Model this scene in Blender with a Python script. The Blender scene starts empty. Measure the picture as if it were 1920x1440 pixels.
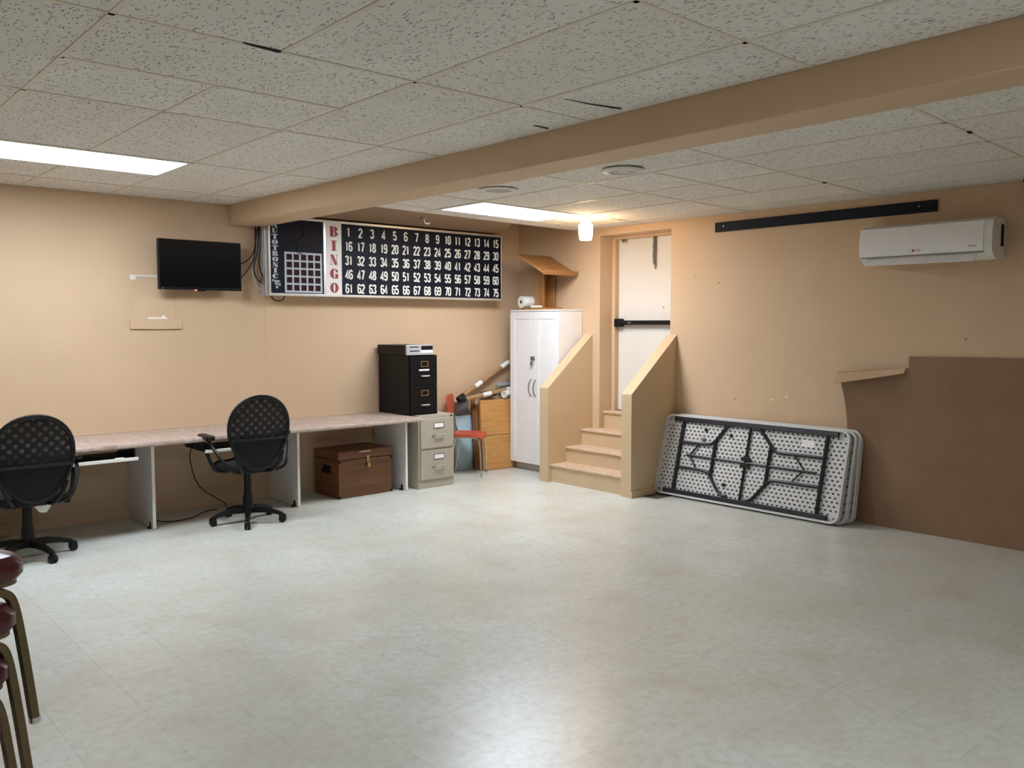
import bpy, math, random
from mathutils import Vector, Matrix, Euler
random.seed(7)
PI = math.pi
S = bpy.context.scene
COL = S.collection

# ------------------------------------------------------------ camera, world, exposure
H = 1.561
yaw, pitch, roll = 0.7246, 0.0692, -0.00115
d = Vector((math.cos(pitch)*math.sin(yaw), math.cos(pitch)*math.cos(yaw), -math.sin(pitch)))
r0 = Vector((math.cos(yaw), -math.sin(yaw), 0)); u0 = r0.cross(d)
r = math.cos(roll)*r0 + math.sin(roll)*u0; u = -math.sin(roll)*r0 + math.cos(roll)*u0
cam = bpy.data.cameras.new('camera'); camo = bpy.data.objects.new('camera', cam); COL.objects.link(camo)
camo.matrix_world = Matrix(((r.x, u.x, -d.x, 0), (r.y, u.y, -d.y, 0), (r.z, u.z, -d.z, H), (0, 0, 0, 1)))
cam.sensor_width = 36; cam.lens = 1610.7/1920*36; cam.clip_start = 0.02
S.camera = camo
w = bpy.data.worlds.new('world'); S.world = w; w.use_nodes = True
w.node_tree.nodes['Background'].inputs[0].default_value = (0.8, 0.85, 1, 1)
w.node_tree.nodes['Background'].inputs[1].default_value = 0.0
S.view_settings.view_transform = 'Standard'; S.view_settings.look = 'None'
S.view_settings.gamma = 1; S.view_settings.use_curve_mapping = False
S.view_settings.exposure = 1.58
TUBE = 11.0         # emission of the fluorescent diffusers
BULB = 21.0         # emission of the jar lamp

# ------------------------------------------------------------ materials
def srgb(c):
    f = lambda v: v/12.92 if v <= .04045 else ((v+.055)/1.055)**2.4
    return tuple(f(x/255) for x in c) + (1,)
class NT:
    def __init__(s, name):
        s.m = bpy.data.materials.new(name); s.m.use_nodes = True
        s.t = s.m.node_tree; s.b = s.t.nodes['Principled BSDF']
    def n(s, typ, **k):
        n = s.t.nodes.new(typ)
        for a, v in k.items():
            if a.startswith('i_'): n.inputs[int(a[2:]) if a[2:].isdigit() else a[2:]].default_value = v
            else: setattr(n, a, v)
        return n
    def l(s, a, b): s.t.links.new(a, b)
    def pos(s, obj=False):
        if obj: return s.n('ShaderNodeTexCoord').outputs['Object']
        return s.n('ShaderNodeNewGeometry').outputs['Position']
    def noise(s, src, scale, detail=3, rough=.5, sc=None):
        n = s.n('ShaderNodeTexNoise'); n.inputs['Scale'].default_value = scale
        n.inputs['Detail'].default_value = detail; n.inputs['Roughness'].default_value = rough
        if sc:
            mp = s.n('ShaderNodeMapping'); mp.inputs['Scale'].default_value = sc; s.l(src, mp.inputs[0]); src = mp.outputs[0]
        s.l(src, n.inputs['Vector']); return n.outputs['Fac']
    def ramp(s, src, stops):
        n = s.n('ShaderNodeValToRGB'); e = n.color_ramp.elements
        while len(e) < len(stops): e.new(.5)
        for i, (p, c) in enumerate(stops): e[i].position = p; e[i].color = c if len(c) == 4 else srgb(c)
        s.l(src, n.inputs[0]); return n.outputs[0]
    def mix(s, f, a, b, mode='MIX'):
        n = s.n('ShaderNodeMix', data_type='RGBA', blend_type=mode)
        for v, i in ((f, 0), (a, 6), (b, 7)):
            if hasattr(v, 'links'): s.l(v, n.inputs[i])
            else: n.inputs[i].default_value = v
        return n.outputs[2]
    def bump(s, src, strength=.2, dist=.002):
        n = s.n('ShaderNodeBump'); n.inputs['Strength'].default_value = strength; n.inputs['Distance'].default_value = dist
        s.l(src, n.inputs['Height']); s.l(n.outputs[0], s.b.inputs['Normal'])
    def set(s, **k):
        for a, v in k.items(): s.b.inputs[a.replace('_', ' ')].default_value = v
        return s
def plain(name, c, rough=.5, metal=0, var=.06, scale=12, spec=.5, bump=0):
    t = NT(name); c = srgb(c)
    f = t.noise(t.pos(True), scale, 4)
    lo = tuple(x*(1-var) for x in c[:3])+(1,); hi = tuple(min(1, x*(1+var)) for x in c[:3])+(1,)
    t.l(t.ramp(f, [(.3, lo), (.7, hi)]), t.b.inputs['Base Color'])
    t.set(Roughness=rough, Metallic=metal); t.b.inputs['Specular IOR Level'].default_value = spec
    if bump: t.bump(t.noise(t.pos(True), 220, 2), bump, .001)
    return t.m
M = {}
def wallmat(name, c):
    t = NT(name); c = srgb(c); p = t.pos()
    f = t.noise(p, 1.3, 5, .6); g = t.noise(p, 90, 2)
    a = tuple(x*.95 for x in c[:3])+(1,); b = tuple(min(1, x*1.04) for x in c[:3])+(1,)
    colr = t.ramp(f, [(.3, a), (.7, b)])
    sp = t.ramp(t.noise(p, 9, 2, .4), [(.80, (0, 0, 0, 1)), (.815, (1, 1, 1, 1))])
    t.l(t.mix(sp, colr, srgb((176, 150, 126))), t.b.inputs['Base Color'])
    t.set(Roughness=.55); t.b.inputs['Specular IOR Level'].default_value = .35
    t.bump(g, .25, .0015); return t.m
M['wall'] = wallmat('beige wall paint', (207, 178, 146))
M['stairpaint'] = wallmat('beige stair paint', (206, 179, 144))
M['tread'] = plain('tread paint', (206, 178, 150), .5, var=.12, scale=20)
def ceilmat():
    t = NT('fissured ceiling tile'); p = t.pos()
    base = t.ramp(t.noise(p, 2.2, 3), [(.3, (224, 219, 212)), (.7, (233, 229, 222))])
    rnd = t.n('ShaderNodeObjectInfo').outputs['Random']
    base = t.mix(t.n('ShaderNodeMath', operation='MULTIPLY', i_1=.5).outputs[0], base, srgb((218, 212, 202)))
    m = t.t.nodes[-1]
    for n in t.t.nodes:
        if n.type == 'MATH': t.l(rnd, n.inputs[0])
    # worm-like fissures: warped stretched voronoi + noise
    wn = t.n('ShaderNodeTexNoise'); wn.inputs['Scale'].default_value = 14; t.l(p, wn.inputs['Vector'])
    add = t.n('ShaderNodeVectorMath', operation='MULTIPLY_ADD'); add.inputs[1].default_value = (.05, .05, 0)
    t.l(wn.outputs['Color'], add.inputs[0]); t.l(p, add.inputs[2])
    mp = t.n('ShaderNodeMapping'); mp.inputs['Scale'].default_value = (1, .30, 1); mp.inputs['Rotation'].default_value = (0, 0, .5)
    t.l(add.outputs[0], mp.inputs[0])
    v = t.n('ShaderNodeTexVoronoi', feature='F1'); v.inputs['Scale'].default_value = 98; v.inputs['Randomness'].default_value = 1
    t.l(mp.outputs[0], v.inputs['Vector'])
    spot = t.ramp(v.outputs['Distance'], [(.24, (1, 1, 1, 1)), (.36, (0, 0, 0, 1))])
    gate = t.ramp(t.noise(p, 38, 2), [(.43, (0, 0, 0, 1)), (.50, (1, 1, 1, 1))])
    f = t.n('ShaderNodeMath', operation='MULTIPLY'); t.l(spot, f.inputs[0]); t.l(gate, f.inputs[1])
    f2 = t.n('ShaderNodeMath', operation='MULTIPLY', i_1=.75); t.l(f.outputs[0], f2.inputs[0])
    t.l(t.mix(f2.outputs[0], base, srgb((112, 106, 97))), t.b.inputs['Base Color'])
    t.set(Roughness=.9); inv = t.n('ShaderNodeMath', operation='SUBTRACT', i_0=1.0); t.l(f.outputs[0], inv.inputs[1])
    t.bump(inv.outputs[0], .6, .002); return t.m
M['ceil'] = ceilmat()
M['grid'] = plain('ceiling grid bar', (216, 208, 190), .5)
def floormat():
    t = NT('vinyl floor tile'); p = t.pos()
    oi = t.n('ShaderNodeObjectInfo').outputs['Random']; ge = t.n('ShaderNodeNewGeometry').outputs['Random Per Island']
    s = t.n('ShaderNodeMath', operation='ADD'); t.l(oi, s.inputs[0]); t.l(ge, s.inputs[1])
    fr = t.n('ShaderNodeMath', operation='FRACT'); t.l(s.outputs[0], fr.inputs[0])
    base = t.ramp(fr.outputs[0], [(0, (208, 210, 201)), (.5, (213, 215, 207)), (1, (217, 220, 213))])
    mot = t.ramp(t.noise(p, 22, 6, .7), [(.34, (176, 173, 158)), (.5, (211, 212, 204)), (.66, (230, 233, 229))])
    c = t.mix(.42, base, mot)
    big = t.ramp(t.noise(p, 1.1, 4, .6), [(.38, (0, 0, 0, 1)), (.72, (1, 1, 1, 1))])
    bm = t.n('ShaderNodeMath', operation='MULTIPLY', i_1=.6); t.l(big, bm.inputs[0])
    c = t.mix(bm.outputs[0], c, srgb((200, 193, 175)))
    c = t.mix(t.ramp(t.noise(p, 3.2, 3, .5), [(.5, (0, 0, 0, 1)), (.8, (.5, .5, .5, 1))]), c, srgb((188, 178, 158)))
    t.l(c, t.b.inputs['Base Color'])
    t.b.inputs['Roughness'].default_value = .29
    t.b.inputs['Specular IOR Level'].default_value = .5
    t.bump(t.noise(p, 60, 3), .08, .001); return t.m
M['floor'] = floormat()
M['joint'] = plain('tile joint', (112, 106, 94), .8)
def wood(name, a, b, rough=.45, axis=(1, 12, 12), scale=2.2):
    t = NT(name); p = t.pos(True)
    f = t.noise(p, scale, 6, .6, axis); g = t.noise(p, scale*5, 4, .6, axis)
    c = t.ramp(f, [(.3, a), (.7, b)])
    dk = tuple(x*.75 for x in srgb(a)[:3])+(1,)
    c = t.mix(t.ramp(g, [(.5, (0, 0, 0, 1)), (.8, (.6, .6, .6, 1))]), c, dk)
    t.l(c, t.b.inputs['Base Color']); t.set(Roughness=rough); t.bump(g, .1, .001); return t.m
M['crate'] = wood('stained trunk wood', (92, 56, 34), (126, 82, 50), .4)
M['pine'] = wood('pine board', (186, 132, 70), (214, 160, 94), .5, (1, 1, 9), 2.5)
M['pinedark'] = wood('old brown board', (112, 78, 48), (150, 108, 70), .6, (9, 9, 1))
M['oak'] = wood('oak lectern', (152, 104, 58), (182, 132, 80), .4, (8, 2, 1), 4)
M['cardtube'] = plain('kraft tube', (168, 132, 92), .7, var=.12, scale=30)
M['white'] = plain('white laminate', (238, 236, 236), .35, var=.02)
M['doorwhite'] = plain('white door paint', (228, 224, 217), .45, var=.03, scale=3)
M['offwhite'] = plain('off-white plastic', (232, 230, 222), .4, var=.03)
M['paper'] = plain('paper white', (240, 238, 235), .8, var=.03)
M['black'] = plain('black plastic', (15, 15, 17), .42, var=.15, spec=.3)
M['blackfab'] = plain('black fabric', (15, 15, 17), .9, var=.25, scale=90)
M['blacksteel'] = plain('black enamel steel', (13, 12, 13), .42, var=.1, spec=.25)
M['screen'] = plain('dark screen', (6, 8, 13), .12, var=.05)
M['darknavy'] = plain('dark painted board', (24, 28, 40), .6, var=.15, spec=.2)
M['putty'] = plain('putty grey steel', (172, 163, 148), .4, var=.04)
M['chrome'] = plain('chrome', (205, 205, 205), .2, 1)
M['steel'] = plain('brushed steel', (150, 148, 145), .35, 1)
M['alu'] = plain('aluminium', (215, 213, 208), .32, .75, var=.05)
M['brass'] = plain('brass', (182, 150, 100), .35, .9)
M['gold'] = plain('bronze enamel tube', (106, 92, 64), .4, .5, var=.12, scale=25)
M['vinyl'] = plain('burgundy vinyl', (72, 22, 28), .3, var=.12, scale=18)
M['redplastic'] = plain('orange-red plastic', (198, 88, 62), .45, var=.06)
M['bluefoam'] = plain('pale blue board', (182, 212, 226), .7, var=.06, scale=8)
M['grey'] = plain('grey plastic', (112, 112, 112), .5)
M['silver'] = plain('silver plastic', (178, 180, 184), .35, .2)
M['table'] = plain('speckled grey table plastic', (205, 203, 200), .5, var=.05, scale=60)
M['frame'] = plain('dark grey tube', (38, 37, 42), .4, .3)
M['cardboard'] = plain('brown kraft cardboard', (140, 110, 84), .75, var=.08, scale=5)
M['counter'] = None
M['signbg'] = plain('sign black', (18, 22, 36), .5, var=.1, spec=.15)
M['signlight'] = plain('sign white print', (240, 242, 232), .5, var=.03)
M['signgrey'] = plain('sign grey print', (190, 194, 204), .5, var=.03)
M['signred'] = plain('sign red print', (150, 32, 46), .5, var=.04)
M['maroon'] = plain('maroon cell', (44, 17, 24), .55, var=.2, scale=6, spec=.15)
M['windowdark'] = plain('dark maroon window', (30, 17, 26), .5, var=.2, scale=6, spec=.15)
M['cable'] = plain('black cable', (28, 24, 24), .5)
M['wcable'] = plain('white cable', (196, 190, 178), .5)
M['vent'] = plain('vent enamel', (216, 214, 206), .5)
M['plaster'] = plain('bare white plaster', (236, 232, 224), .9, var=.05, scale=30)
M['soffit'] = wallmat('brown soffit paint', (146, 116, 90))
M['hole'] = plain('dark void', (10, 9, 8), .9)
t = NT('laminate counter'); p = t.pos()
f = t.ramp(t.noise(p, 14, 6, .7), [(.35, (158, 134, 122)), (.65, (196, 178, 166))]); t.l(f, t.b.inputs['Base Color']); t.set(Roughness=.35); M['counter'] = t.m
def emis(name, c, st):
    t = NT(name); t.b.inputs['Base Color'].default_value = srgb((235, 235, 235))
    t.b.inputs['Emission Color'].default_value = srgb(c); t.b.inputs['Emission Strength'].default_value = st; return t.m
M['tube'] = emis('fluorescent diffuser', (232, 243, 255), TUBE)
M['bulb'] = emis('warm glowing glass', (255, 212, 158), BULB)
M['led'] = emis('red standby light', (255, 60, 30), 3)
def netmat(name, rot, period):
    t = NT(name); t.b.inputs['Base Color'].default_value = srgb((14, 14, 16)); t.set(Roughness=.8)
    mp = t.n('ShaderNodeMapping'); mp.inputs['Rotation'].default_value = (0, rot, 0); t.l(t.pos(True), mp.inputs[0])
    sx = t.n('ShaderNodeSeparateXYZ'); t.l(mp.outputs[0], sx.inputs[0])
    outs = []
    for ax in (0, 2):
        a = t.n('ShaderNodeMath', operation='MULTIPLY', i_1=2*PI/period); t.l(sx.outputs[ax], a.inputs[0])
        b = t.n('ShaderNodeMath', operation='SINE'); t.l(a.outputs[0], b.inputs[0]); outs.append(b.outputs[0])
    g = t.n('ShaderNodeMath', operation='MULTIPLY'); t.l(outs[0], g.inputs[0]); t.l(outs[1], g.inputs[1])
    gt = t.n('ShaderNodeMath', operation='LESS_THAN', i_1=.30); t.l(g.outputs[0], gt.inputs[0]); gt.inputs[1].default_value = .56
    t.l(gt.outputs[0], t.b.inputs['Alpha']); return t.m
M['net'] = netmat('black net weave', .6, .0135)
M['net2'] = netmat('black net weave inner', .42, .0150)

# ------------------------------------------------------------ mesh building
class MB:
    def __init__(s): s.v = []; s.f = []; s.mi = []; s.cur = 0
    def add(s, vs, fs, mat=None):
        o = len(s.v); s.v += [tuple(x) for x in vs]; s.f += [tuple(i+o for i in f) for f in fs]
        s.mi += [s.cur if mat is None else mat]*len(fs); return s
    def box(s, x0, x1, y0, y1, z0, z1, T=None):
        vs = [Vector((x, y, z)) for x in (x0, x1) for y in (y0, y1) for z in (z0, z1)]
        if T: vs = [T @ v for v in vs]
        return s.add(vs, [(0, 1, 3, 2), (4, 6, 7, 5), (0, 4, 5, 1), (2, 3, 7, 6), (0, 2, 6, 4), (1, 5, 7, 3)])
    def prism(s, poly, a0, a1, f):
        """poly 2D ccw; f(p,q,a)->xyz"""
        n = len(poly); vs = [f(p, q, a0) for p, q in poly]+[f(p, q, a1) for p, q in poly]
        fs = [tuple(range(n-1, -1, -1)), tuple(range(n, 2*n))]+[(i, (i+1) % n, n+(i+1) % n, n+i) for i in range(n)]
        return s.add(vs, fs)
    def tube(s, pts, rad, seg=10, closed=False, caps=True, sq=None, up=None):
        pts = [Vector(p) for p in pts]; n = len(pts)
        rads = rad if isinstance(rad, (list, tuple)) else [rad]*n
        vs = []; prev = None
        for i, p in enumerate(pts):
            if closed: tg = (pts[(i+1) % n]-pts[i-1])
            else: tg = pts[min(i+1, n-1)]-pts[max(i-1, 0)]
            tg.normalize()
            if prev is None:
                a = Vector(up) if up else (Vector((0, 0, 1)) if abs(tg.z) < .9 else Vector((1, 0, 0)))
            else: a = prev
            a = (a-tg*a.dot(tg)); a.normalize(); b = tg.cross(a); prev = a
            for k in range(seg):
                if sq:
                    cx, cy = ((1, 1), (-1, 1), (-1, -1), (1, -1))[k]
                    vs.append(p+a*cx*sq[0]/2+b*cy*sq[1]/2)
                else:
                    t = 2*PI*k/seg; vs.append(p+(a*math.cos(t)+b*math.sin(t))*rads[i])
        fs = []
        m = n if closed else n-1
        for i in range(m):
            for k in range(seg):
                j = (i+1) % n; fs.append((i*seg+k, i*seg+(k+1) % seg, j*seg+(k+1) % seg, j*seg+k))
        if caps and not closed: fs += [tuple(range(seg-1, -1, -1)), tuple(range((n-1)*seg, n*seg))]
        return s.add(vs, fs)
    def sqtube(s, pts, wd, ht, up=None): return s.tube(pts, 0, 4, sq=(wd, ht), up=up)
    def lathe(s, prof, c=(0, 0, 0), seg=24, ax='z'):
        vs = []; n = len(prof)
        for rr, z in prof:
            for k in range(seg):
                t = 2*PI*k/seg; x, y = rr*math.cos(t), rr*math.sin(t)
                v = {'z': (x, y, z), 'x': (z, x, y), 'y': (x, z, y)}[ax]
                vs.append((v[0]+c[0], v[1]+c[1], v[2]+c[2]))
        fs = [(i*seg+k, i*seg+(k+1) % seg, (i+1)*seg+(k+1) % seg, (i+1)*seg+k) for i in range(n-1) for k in range(seg)]
        fs += [tuple(range(seg-1, -1, -1)), tuple(range((n-1)*seg, n*seg))]
        return s.add(vs, fs)
    def tf(s, T): s.v = [tuple(T @ Vector(v)) for v in s.v]; return s
    def mesh(s, name, mats, smooth=False):
        me = bpy.data.meshes.new(name); me.from_pydata(s.v, [], s.f)
        for m in (mats if isinstance(mats, (list, tuple)) else [mats]): me.materials.append(M[m] if isinstance(m, str) else m)
        me.polygons.foreach_set('material_index', s.mi)
        import bmesh
        b = bmesh.new(); b.from_mesh(me); bmesh.ops.recalc_face_normals(b, faces=b.faces); b.to_mesh(me); b.free()
        if smooth:
            me.polygons.foreach_set('use_smooth', [True]*len(me.polygons)); me.set_sharp_from_angle(angle=math.radians(40))
        me.update(); return me
    def obj(s, name, mats, parent=None, smooth=False, bev=0, origin=None, seg=2):
        if origin is not None:
            o_ = Vector(origin); s.v = [tuple(Vector(v)-o_) for v in s.v]
        o = bpy.data.objects.new(name, s.mesh(name, mats, smooth)); COL.objects.link(o)
        if origin is not None: o.location = origin
        if parent: o.parent = parent
        if bev:
            m = o.modifiers.new('bevel', 'BEVEL'); m.width = bev; m.segments = seg; m.limit_method = 'ANGLE'; m.angle_limit = math.radians(40)
            m.harden_normals = True; o.data.polygons.foreach_set('use_smooth', [True]*len(o.data.polygons))
        return o
def box(*a, T=None): return MB().box(*a, T=T)
def empty(name, loc=(0, 0, 0), rz=0):
    o = bpy.data.objects.new(name, None); o.empty_display_size = .05; COL.objects.link(o)
    o.location = loc; o.rotation_euler = (0, 0, rz); return o
def tag(o, label=None, cat=None, group=None, kind=None):
    if label: o['label'] = label
    if cat: o['category'] = cat
    if group: o['group'] = group
    if kind: o['kind'] = kind
    return o
def struct(o, label, cat): return tag(o, label, cat, kind='structure')
def copy_tree(o, parent=None):
    c = o.copy(); COL.objects.link(c); c.parent = parent
    for ch in [x for x in bpy.data.objects if x.parent == o]: copy_tree(ch, c)
    return c
def bez(pts, n=8):
    """Catmull-Rom through points"""
    P = [Vector(p) for p in pts]; out = []
    for i in range(len(P)-1):
        a = P[max(i-1, 0)]; b = P[i]; c = P[i+1]; e = P[min(i+2, len(P)-1)]
        for k in range(n):
            t = k/n; out.append(.5*((2*b)+(c-a)*t+(2*a-5*b+4*c-e)*t*t+(3*b-a-3*c+e)*t**3))
    out.append(P[-1]); return out
def rrect(x0, x1, y0, y1, rad, n=5):
    out = []
    for cx, cy, a0 in ((x1-rad, y1-rad, 0), (x0+rad, y1-rad, 90), (x0+rad, y0+rad, 180), (x1-rad, y0+rad, 270)):
        for k in range(n+1):
            t = math.radians(a0+90*k/n); out.append((cx+rad*math.cos(t), cy+rad*math.sin(t)))
    return out

# ------------------------------------------------------------ room shell
XR, YL = 6.50, 7.22           # right wall, back wall
ZL, ZR = 2.588, 2.526         # ceiling left and right of the beam
XA, YA = -2.4, -3.2
floor = struct(box(XA-.2, XR+.8, YA-.2, YL+.2, -.2, -.0035).obj('floor', 'joint'), 'pale grey-beige vinyl tile floor of the basement hall', 'floor')
# floor tiles
TS = .305
def proj(p):
    v = Vector(p)-Vector((0, 0, H)); z = v.dot(d)
    if z <= .05: return None
    return 960+1610.7*v.dot(r)/z, 720-1610.7*v.dot(u)/z
cells = []
ox, oy = 2.345 % TS, 2.39 % TS
for i in range(-9, 23):
    for j in range(-12, 25):
        x0, y0 = ox+i*TS, oy+j*TS
        xa, xb, ya, yb = max(x0, XA), min(x0+TS, XR), max(y0, YA), min(y0+TS, YL)
        if xb-xa < .01 or yb-ya < .01: continue
        if xa > 5.9 and ya > 4.8 and yb < 6.0: continue
        cells.append((xa, xb, ya, yb))
def vis(c):
    q = proj(((c[0]+c[1])/2, (c[2]+c[3])/2, 0))
    return q and -90 < q[0] < 2010 and q[1] < 1530
full = [c for c in cells if vis(c) and abs(c[1]-c[0]-TS) < 1e-4 and abs(c[3]-c[2]-TS) < 1e-4]
full.sort(key=lambda c: (c[0]+c[1])**2+(c[2]+c[3])**2)
pieces = full[:300]; ps = set(pieces)
g = .0003
tm = MB().prism([(-TS/2+g, -TS/2+g), (TS/2-g, -TS/2+g), (TS/2-g, TS/2-g), (-TS/2+g, TS/2-g)], -.003, 0, lambda p, q, a: (p, q, a)).mesh('floor_tile', 'floor')
for c in pieces:
    o = bpy.data.objects.new('floor_tile', tm); COL.objects.link(o); o.parent = floor
    o.location = ((c[0]+c[1])/2, (c[2]+c[3])/2, random.uniform(-.0002, 0))
rest = MB()
for c in cells:
    if c not in ps: rest.box(c[0]+g, c[1]-g, c[2]+g, c[3]-g, -.003, -.0002)
tag(rest.obj('floor_tiles_far', 'floor', floor), kind='stuff')

wb = struct(box(XA-.2, XR+1.2, YL, YL+.2, -.01, 3.1).obj('wall_back', 'wall'), 'long beige back wall behind the desk counter and number board', 'wall')
# right wall with door recess (Y 5.10..5.99, z .665..2.46)
OY0, OY1, OZ1, LZ = 5.09, 5.99, 2.455, .668
m = MB()
m.box(XR, XR+.2, YA, OY0, -.01, 3.1); m.box(XR, XR+.2, OY1, YL, -.01, 3.1)
m.box(XR, XR+.2, OY0, OY1, OZ1, 3.1)
m.box(XR+.2, XR+.6, OY0-.3, OY0, -.01, 3.1); m.box(XR+.2, XR+.6, OY1, OY1+.3, -.01, 3.1); m.box(XR+.2, XR+.6, OY0, OY1, OZ1, 3.1)
m.box(XR+.36, XR+.6, OY0, OY1, -.01, OZ1)
wr = struct(m.obj('wall_right', 'wall'), 'beige right-hand wall with the recessed exit door', 'wall')
struct(box(XA-.2, XA, YA, YL, -.01, 3.1).obj('wall_left', 'wall'), 'beige left side wall out of frame', 'wall')
struct(box(XA-.2, XR+.2, YA-.2, YA, -.01, 3.1).obj('wall_front', 'wall'), 'beige wall behind the viewpoint', 'wall')
# painted baseboard of back wall
bb = MB(); bb.box(XA, 4.62, YL-.012, YL, 0, .085)
struct(bb.obj('baseboard_back', 'wall', bev=.003), 'beige painted baseboard under the desk counter', 'baseboard')
# vertical panel seam of back wall + unpainted scars around removed box
tag(box(3.447, 3.4505, YL-.0015, YL+.01, .74, 1.80).obj('panel_seam', 'wall', wb))
tag(MB().prism(rrect(2.30, 2.52, 1.953, 1.963, .004), 0, .002, lambda p, q, a: (p, YL-.002+a, q)).obj('bare_patch', 'plaster', wb), 'bare white plaster strip')
tag(MB().prism([(2.30, 1.925), (2.345, 1.925), (2.345, 1.955), (2.30, 1.955)], 0, .002, lambda p, q, a: (p, YL-.002+a, q)).obj('bare_patch', 'plaster', wb))
tag(MB().prism([(2.43, 1.611), (2.44, 1.624), (2.54, 1.622), (2.55, 1.64), (2.565, 1.64), (2.575, 1.622), (2.59, 1.62), (2.58, 1.610)], 0, .002, lambda p, q, a: (p, YL-.002+a, q)).obj('bare_patch', 'plaster', wb))
for x in (2.322, 2.662):
    tag(box(x-.012, x+.012, YL-.004, YL, 1.612, 1.92 if x < 2.5 else 1.80).obj('scar_strip', 'wall', wb, bev=.001))
# a few chips in the right wall paint
for y, z in ((4.55, 1.93), (4.0, .92), (3.86, .95), (3.16, 1.08), (3.12, 1.07), (5.17, 1.72), (2.45, 1.45)):
    MB().prism([(-.009, -.004), (.003, -.008), (.010, .002), (.001, .009), (-.006, .005)], 0, .0015, lambda p, q, a: (XR-.0015+a, y+p, z+q)).obj('paint_chip', 'soffit' if z > 1 else 'plaster', wr)

# ceiling -----------------------------------------------------------------
ceil = struct(box(XA-.2, XR+1.2, YA-.2, YL+.2, 2.95, 3.15).obj('ceiling', 'hole'), 'suspended ceiling of fissured off-white tiles in a faded grid', 'ceiling')
TT = .016
def tile(poly, z, name='ceiling_tile', tilt=.0012):
    cx = sum(p[0] for p in poly)/len(poly); cy = sum(p[1] for p in poly)/len(poly)
    pl = [(p[0]-cx, p[1]-cy) for p in poly]; pl = [(p*(1-.004/max(.05, abs(p))) if abs(p) > .01 else p, q*(1-.004/max(.05, abs(q))) if abs(q) > .01 else q) for p, q in pl]
    o = MB().prism(pl, 0, TT, lambda p, q, a: (p, q, a)).obj(name, 'ceil', ceil)
    o.location = (cx, cy, z+.002); o.rotation_euler = (random.uniform(-tilt, tilt), random.uniform(-tilt, tilt), 0); return o
def bar(a, b, z, wd=.022):
    a = Vector((*a, 0)); b = Vector((*b, 0)); t = (b-a).normalized(); n = Vector((-t.y, t.x, 0))*wd/2
    mb = MB(); mb.prism([((a+n).x, (a+n).y), ((a-n).x, (a-n).y), ((b-n).x, (b-n).y), ((b+n).x, (b+n).y)], -.0015, .003, lambda p, q, c: (p, q, z+c))
    mb.obj('grid_bar', 'grid', ceil)
BX0, BX1 = 3.14, 3.49   # beam
# left field
X0 = .944; s = .61
cols = {-5: XA}
def xk(k): return max(XA, min(3.235, X0+k*s))
Yj = lambda j: 1.845+j*s
lt = []   # (k0,k1,y0,y1)
for k in range(-6, 4):
    xa, xb = xk(k), xk(k+1)
    if xb-xa < .03: continue
    ys = [YA, Yj(-8), Yj(-6), Yj(-4), Yj(-2), Yj(0), Yj(2)]
    if k < 0: ys += [Yj(4), Yj(6), Yj(8), YL]
    elif k in (0, 1): ys += []
    elif k == 2: ys += [Yj(4), Yj(6), Yj(8), YL]
    else: ys += [Yj(4), Yj(6), Yj(8), YL]
    for a, b in zip(ys[:-1], ys[1:]):
        lt.append((xa, xb, a, b))
lt += [(xk(0), xk(2), Yj(2), Yj(3))]
lt += [(xk(0), xk(1), Yj(3), Yj(4)), (xk(1), xk(2), Yj(3), Yj(4))]
lt += [(xk(0), xk(1), Yj(4), Yj(6)), (xk(1), xk(2), Yj(4), Yj(6))]
lt += [(xk(0), xk(1), Yj(7), Yj(8)), (xk(1), xk(2), Yj(7), Yj(8)), (xk(0), xk(1), Yj(8), YL), (xk(1), xk(2), Yj(8), YL)]
for a in lt:
    if abs(a[0]-xk(0)) < .01 and a[2] < Yj(-3.5) < a[3]: continue
    if abs(a[0]-xk(1)) < .01 and a[2] < Yj(-3.5) < a[3]: continue
    tile([(a[0], a[2]), (a[1], a[2]), (a[1], a[3]), (a[0], a[3])], ZL)
tile([(xk(0), Yj(-3)), (xk(2), Yj(-3)), (xk(2), Yj(-2)), (xk(0), Yj(-2))], ZL)
for k in range(-5, 5):
    if k == 1:
        bar((xk(1), YA), (xk(1), Yj(-4)), ZL); bar((xk(1), Yj(-2)), (xk(1), Yj(2)), ZL); bar((xk(1), Yj(3)), (xk(1), Yj(6)), ZL); bar((xk(1), Yj(7)), (xk(1), YL), ZL)
    elif xk(k) < 3.2: bar((xk(k), YA), (xk(k), YL), ZL)
for j in (-8, -6, -4, -2, 0, 2, 4, 6, 8): bar((XA, Yj(j)), (3.235, Yj(j)), ZL, .02)
bar((xk(0), Yj(3)), (xk(2), Yj(3)), ZL, .02); bar((xk(0), Yj(7)), (xk(2), Yj(7)), ZL, .02); bar((xk(0), Yj(-3)), (xk(2), Yj(-3)), ZL, .02)
# broken tile edges: dark slits
for pl in ([(1.395, 3.050), (1.545, 3.050), (1.545, 3.074), (1.50, 3.070), (1.44, 3.064), (1.395, 3.056)],
           [(2.83, 2.834), (3.0, 2.815), (3.16, 2.778), (3.16, 2.790), (3.0, 2.822)],
           [(3.08, 3.308), (3.185, 3.305), (3.185, 3.317), (3.08, 3.313)]):
    MB().prism(pl, -.003, .0, lambda p, q, a: (p, q, ZL+a)).obj('broken_tile_gap', 'hole', ceil)
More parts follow.
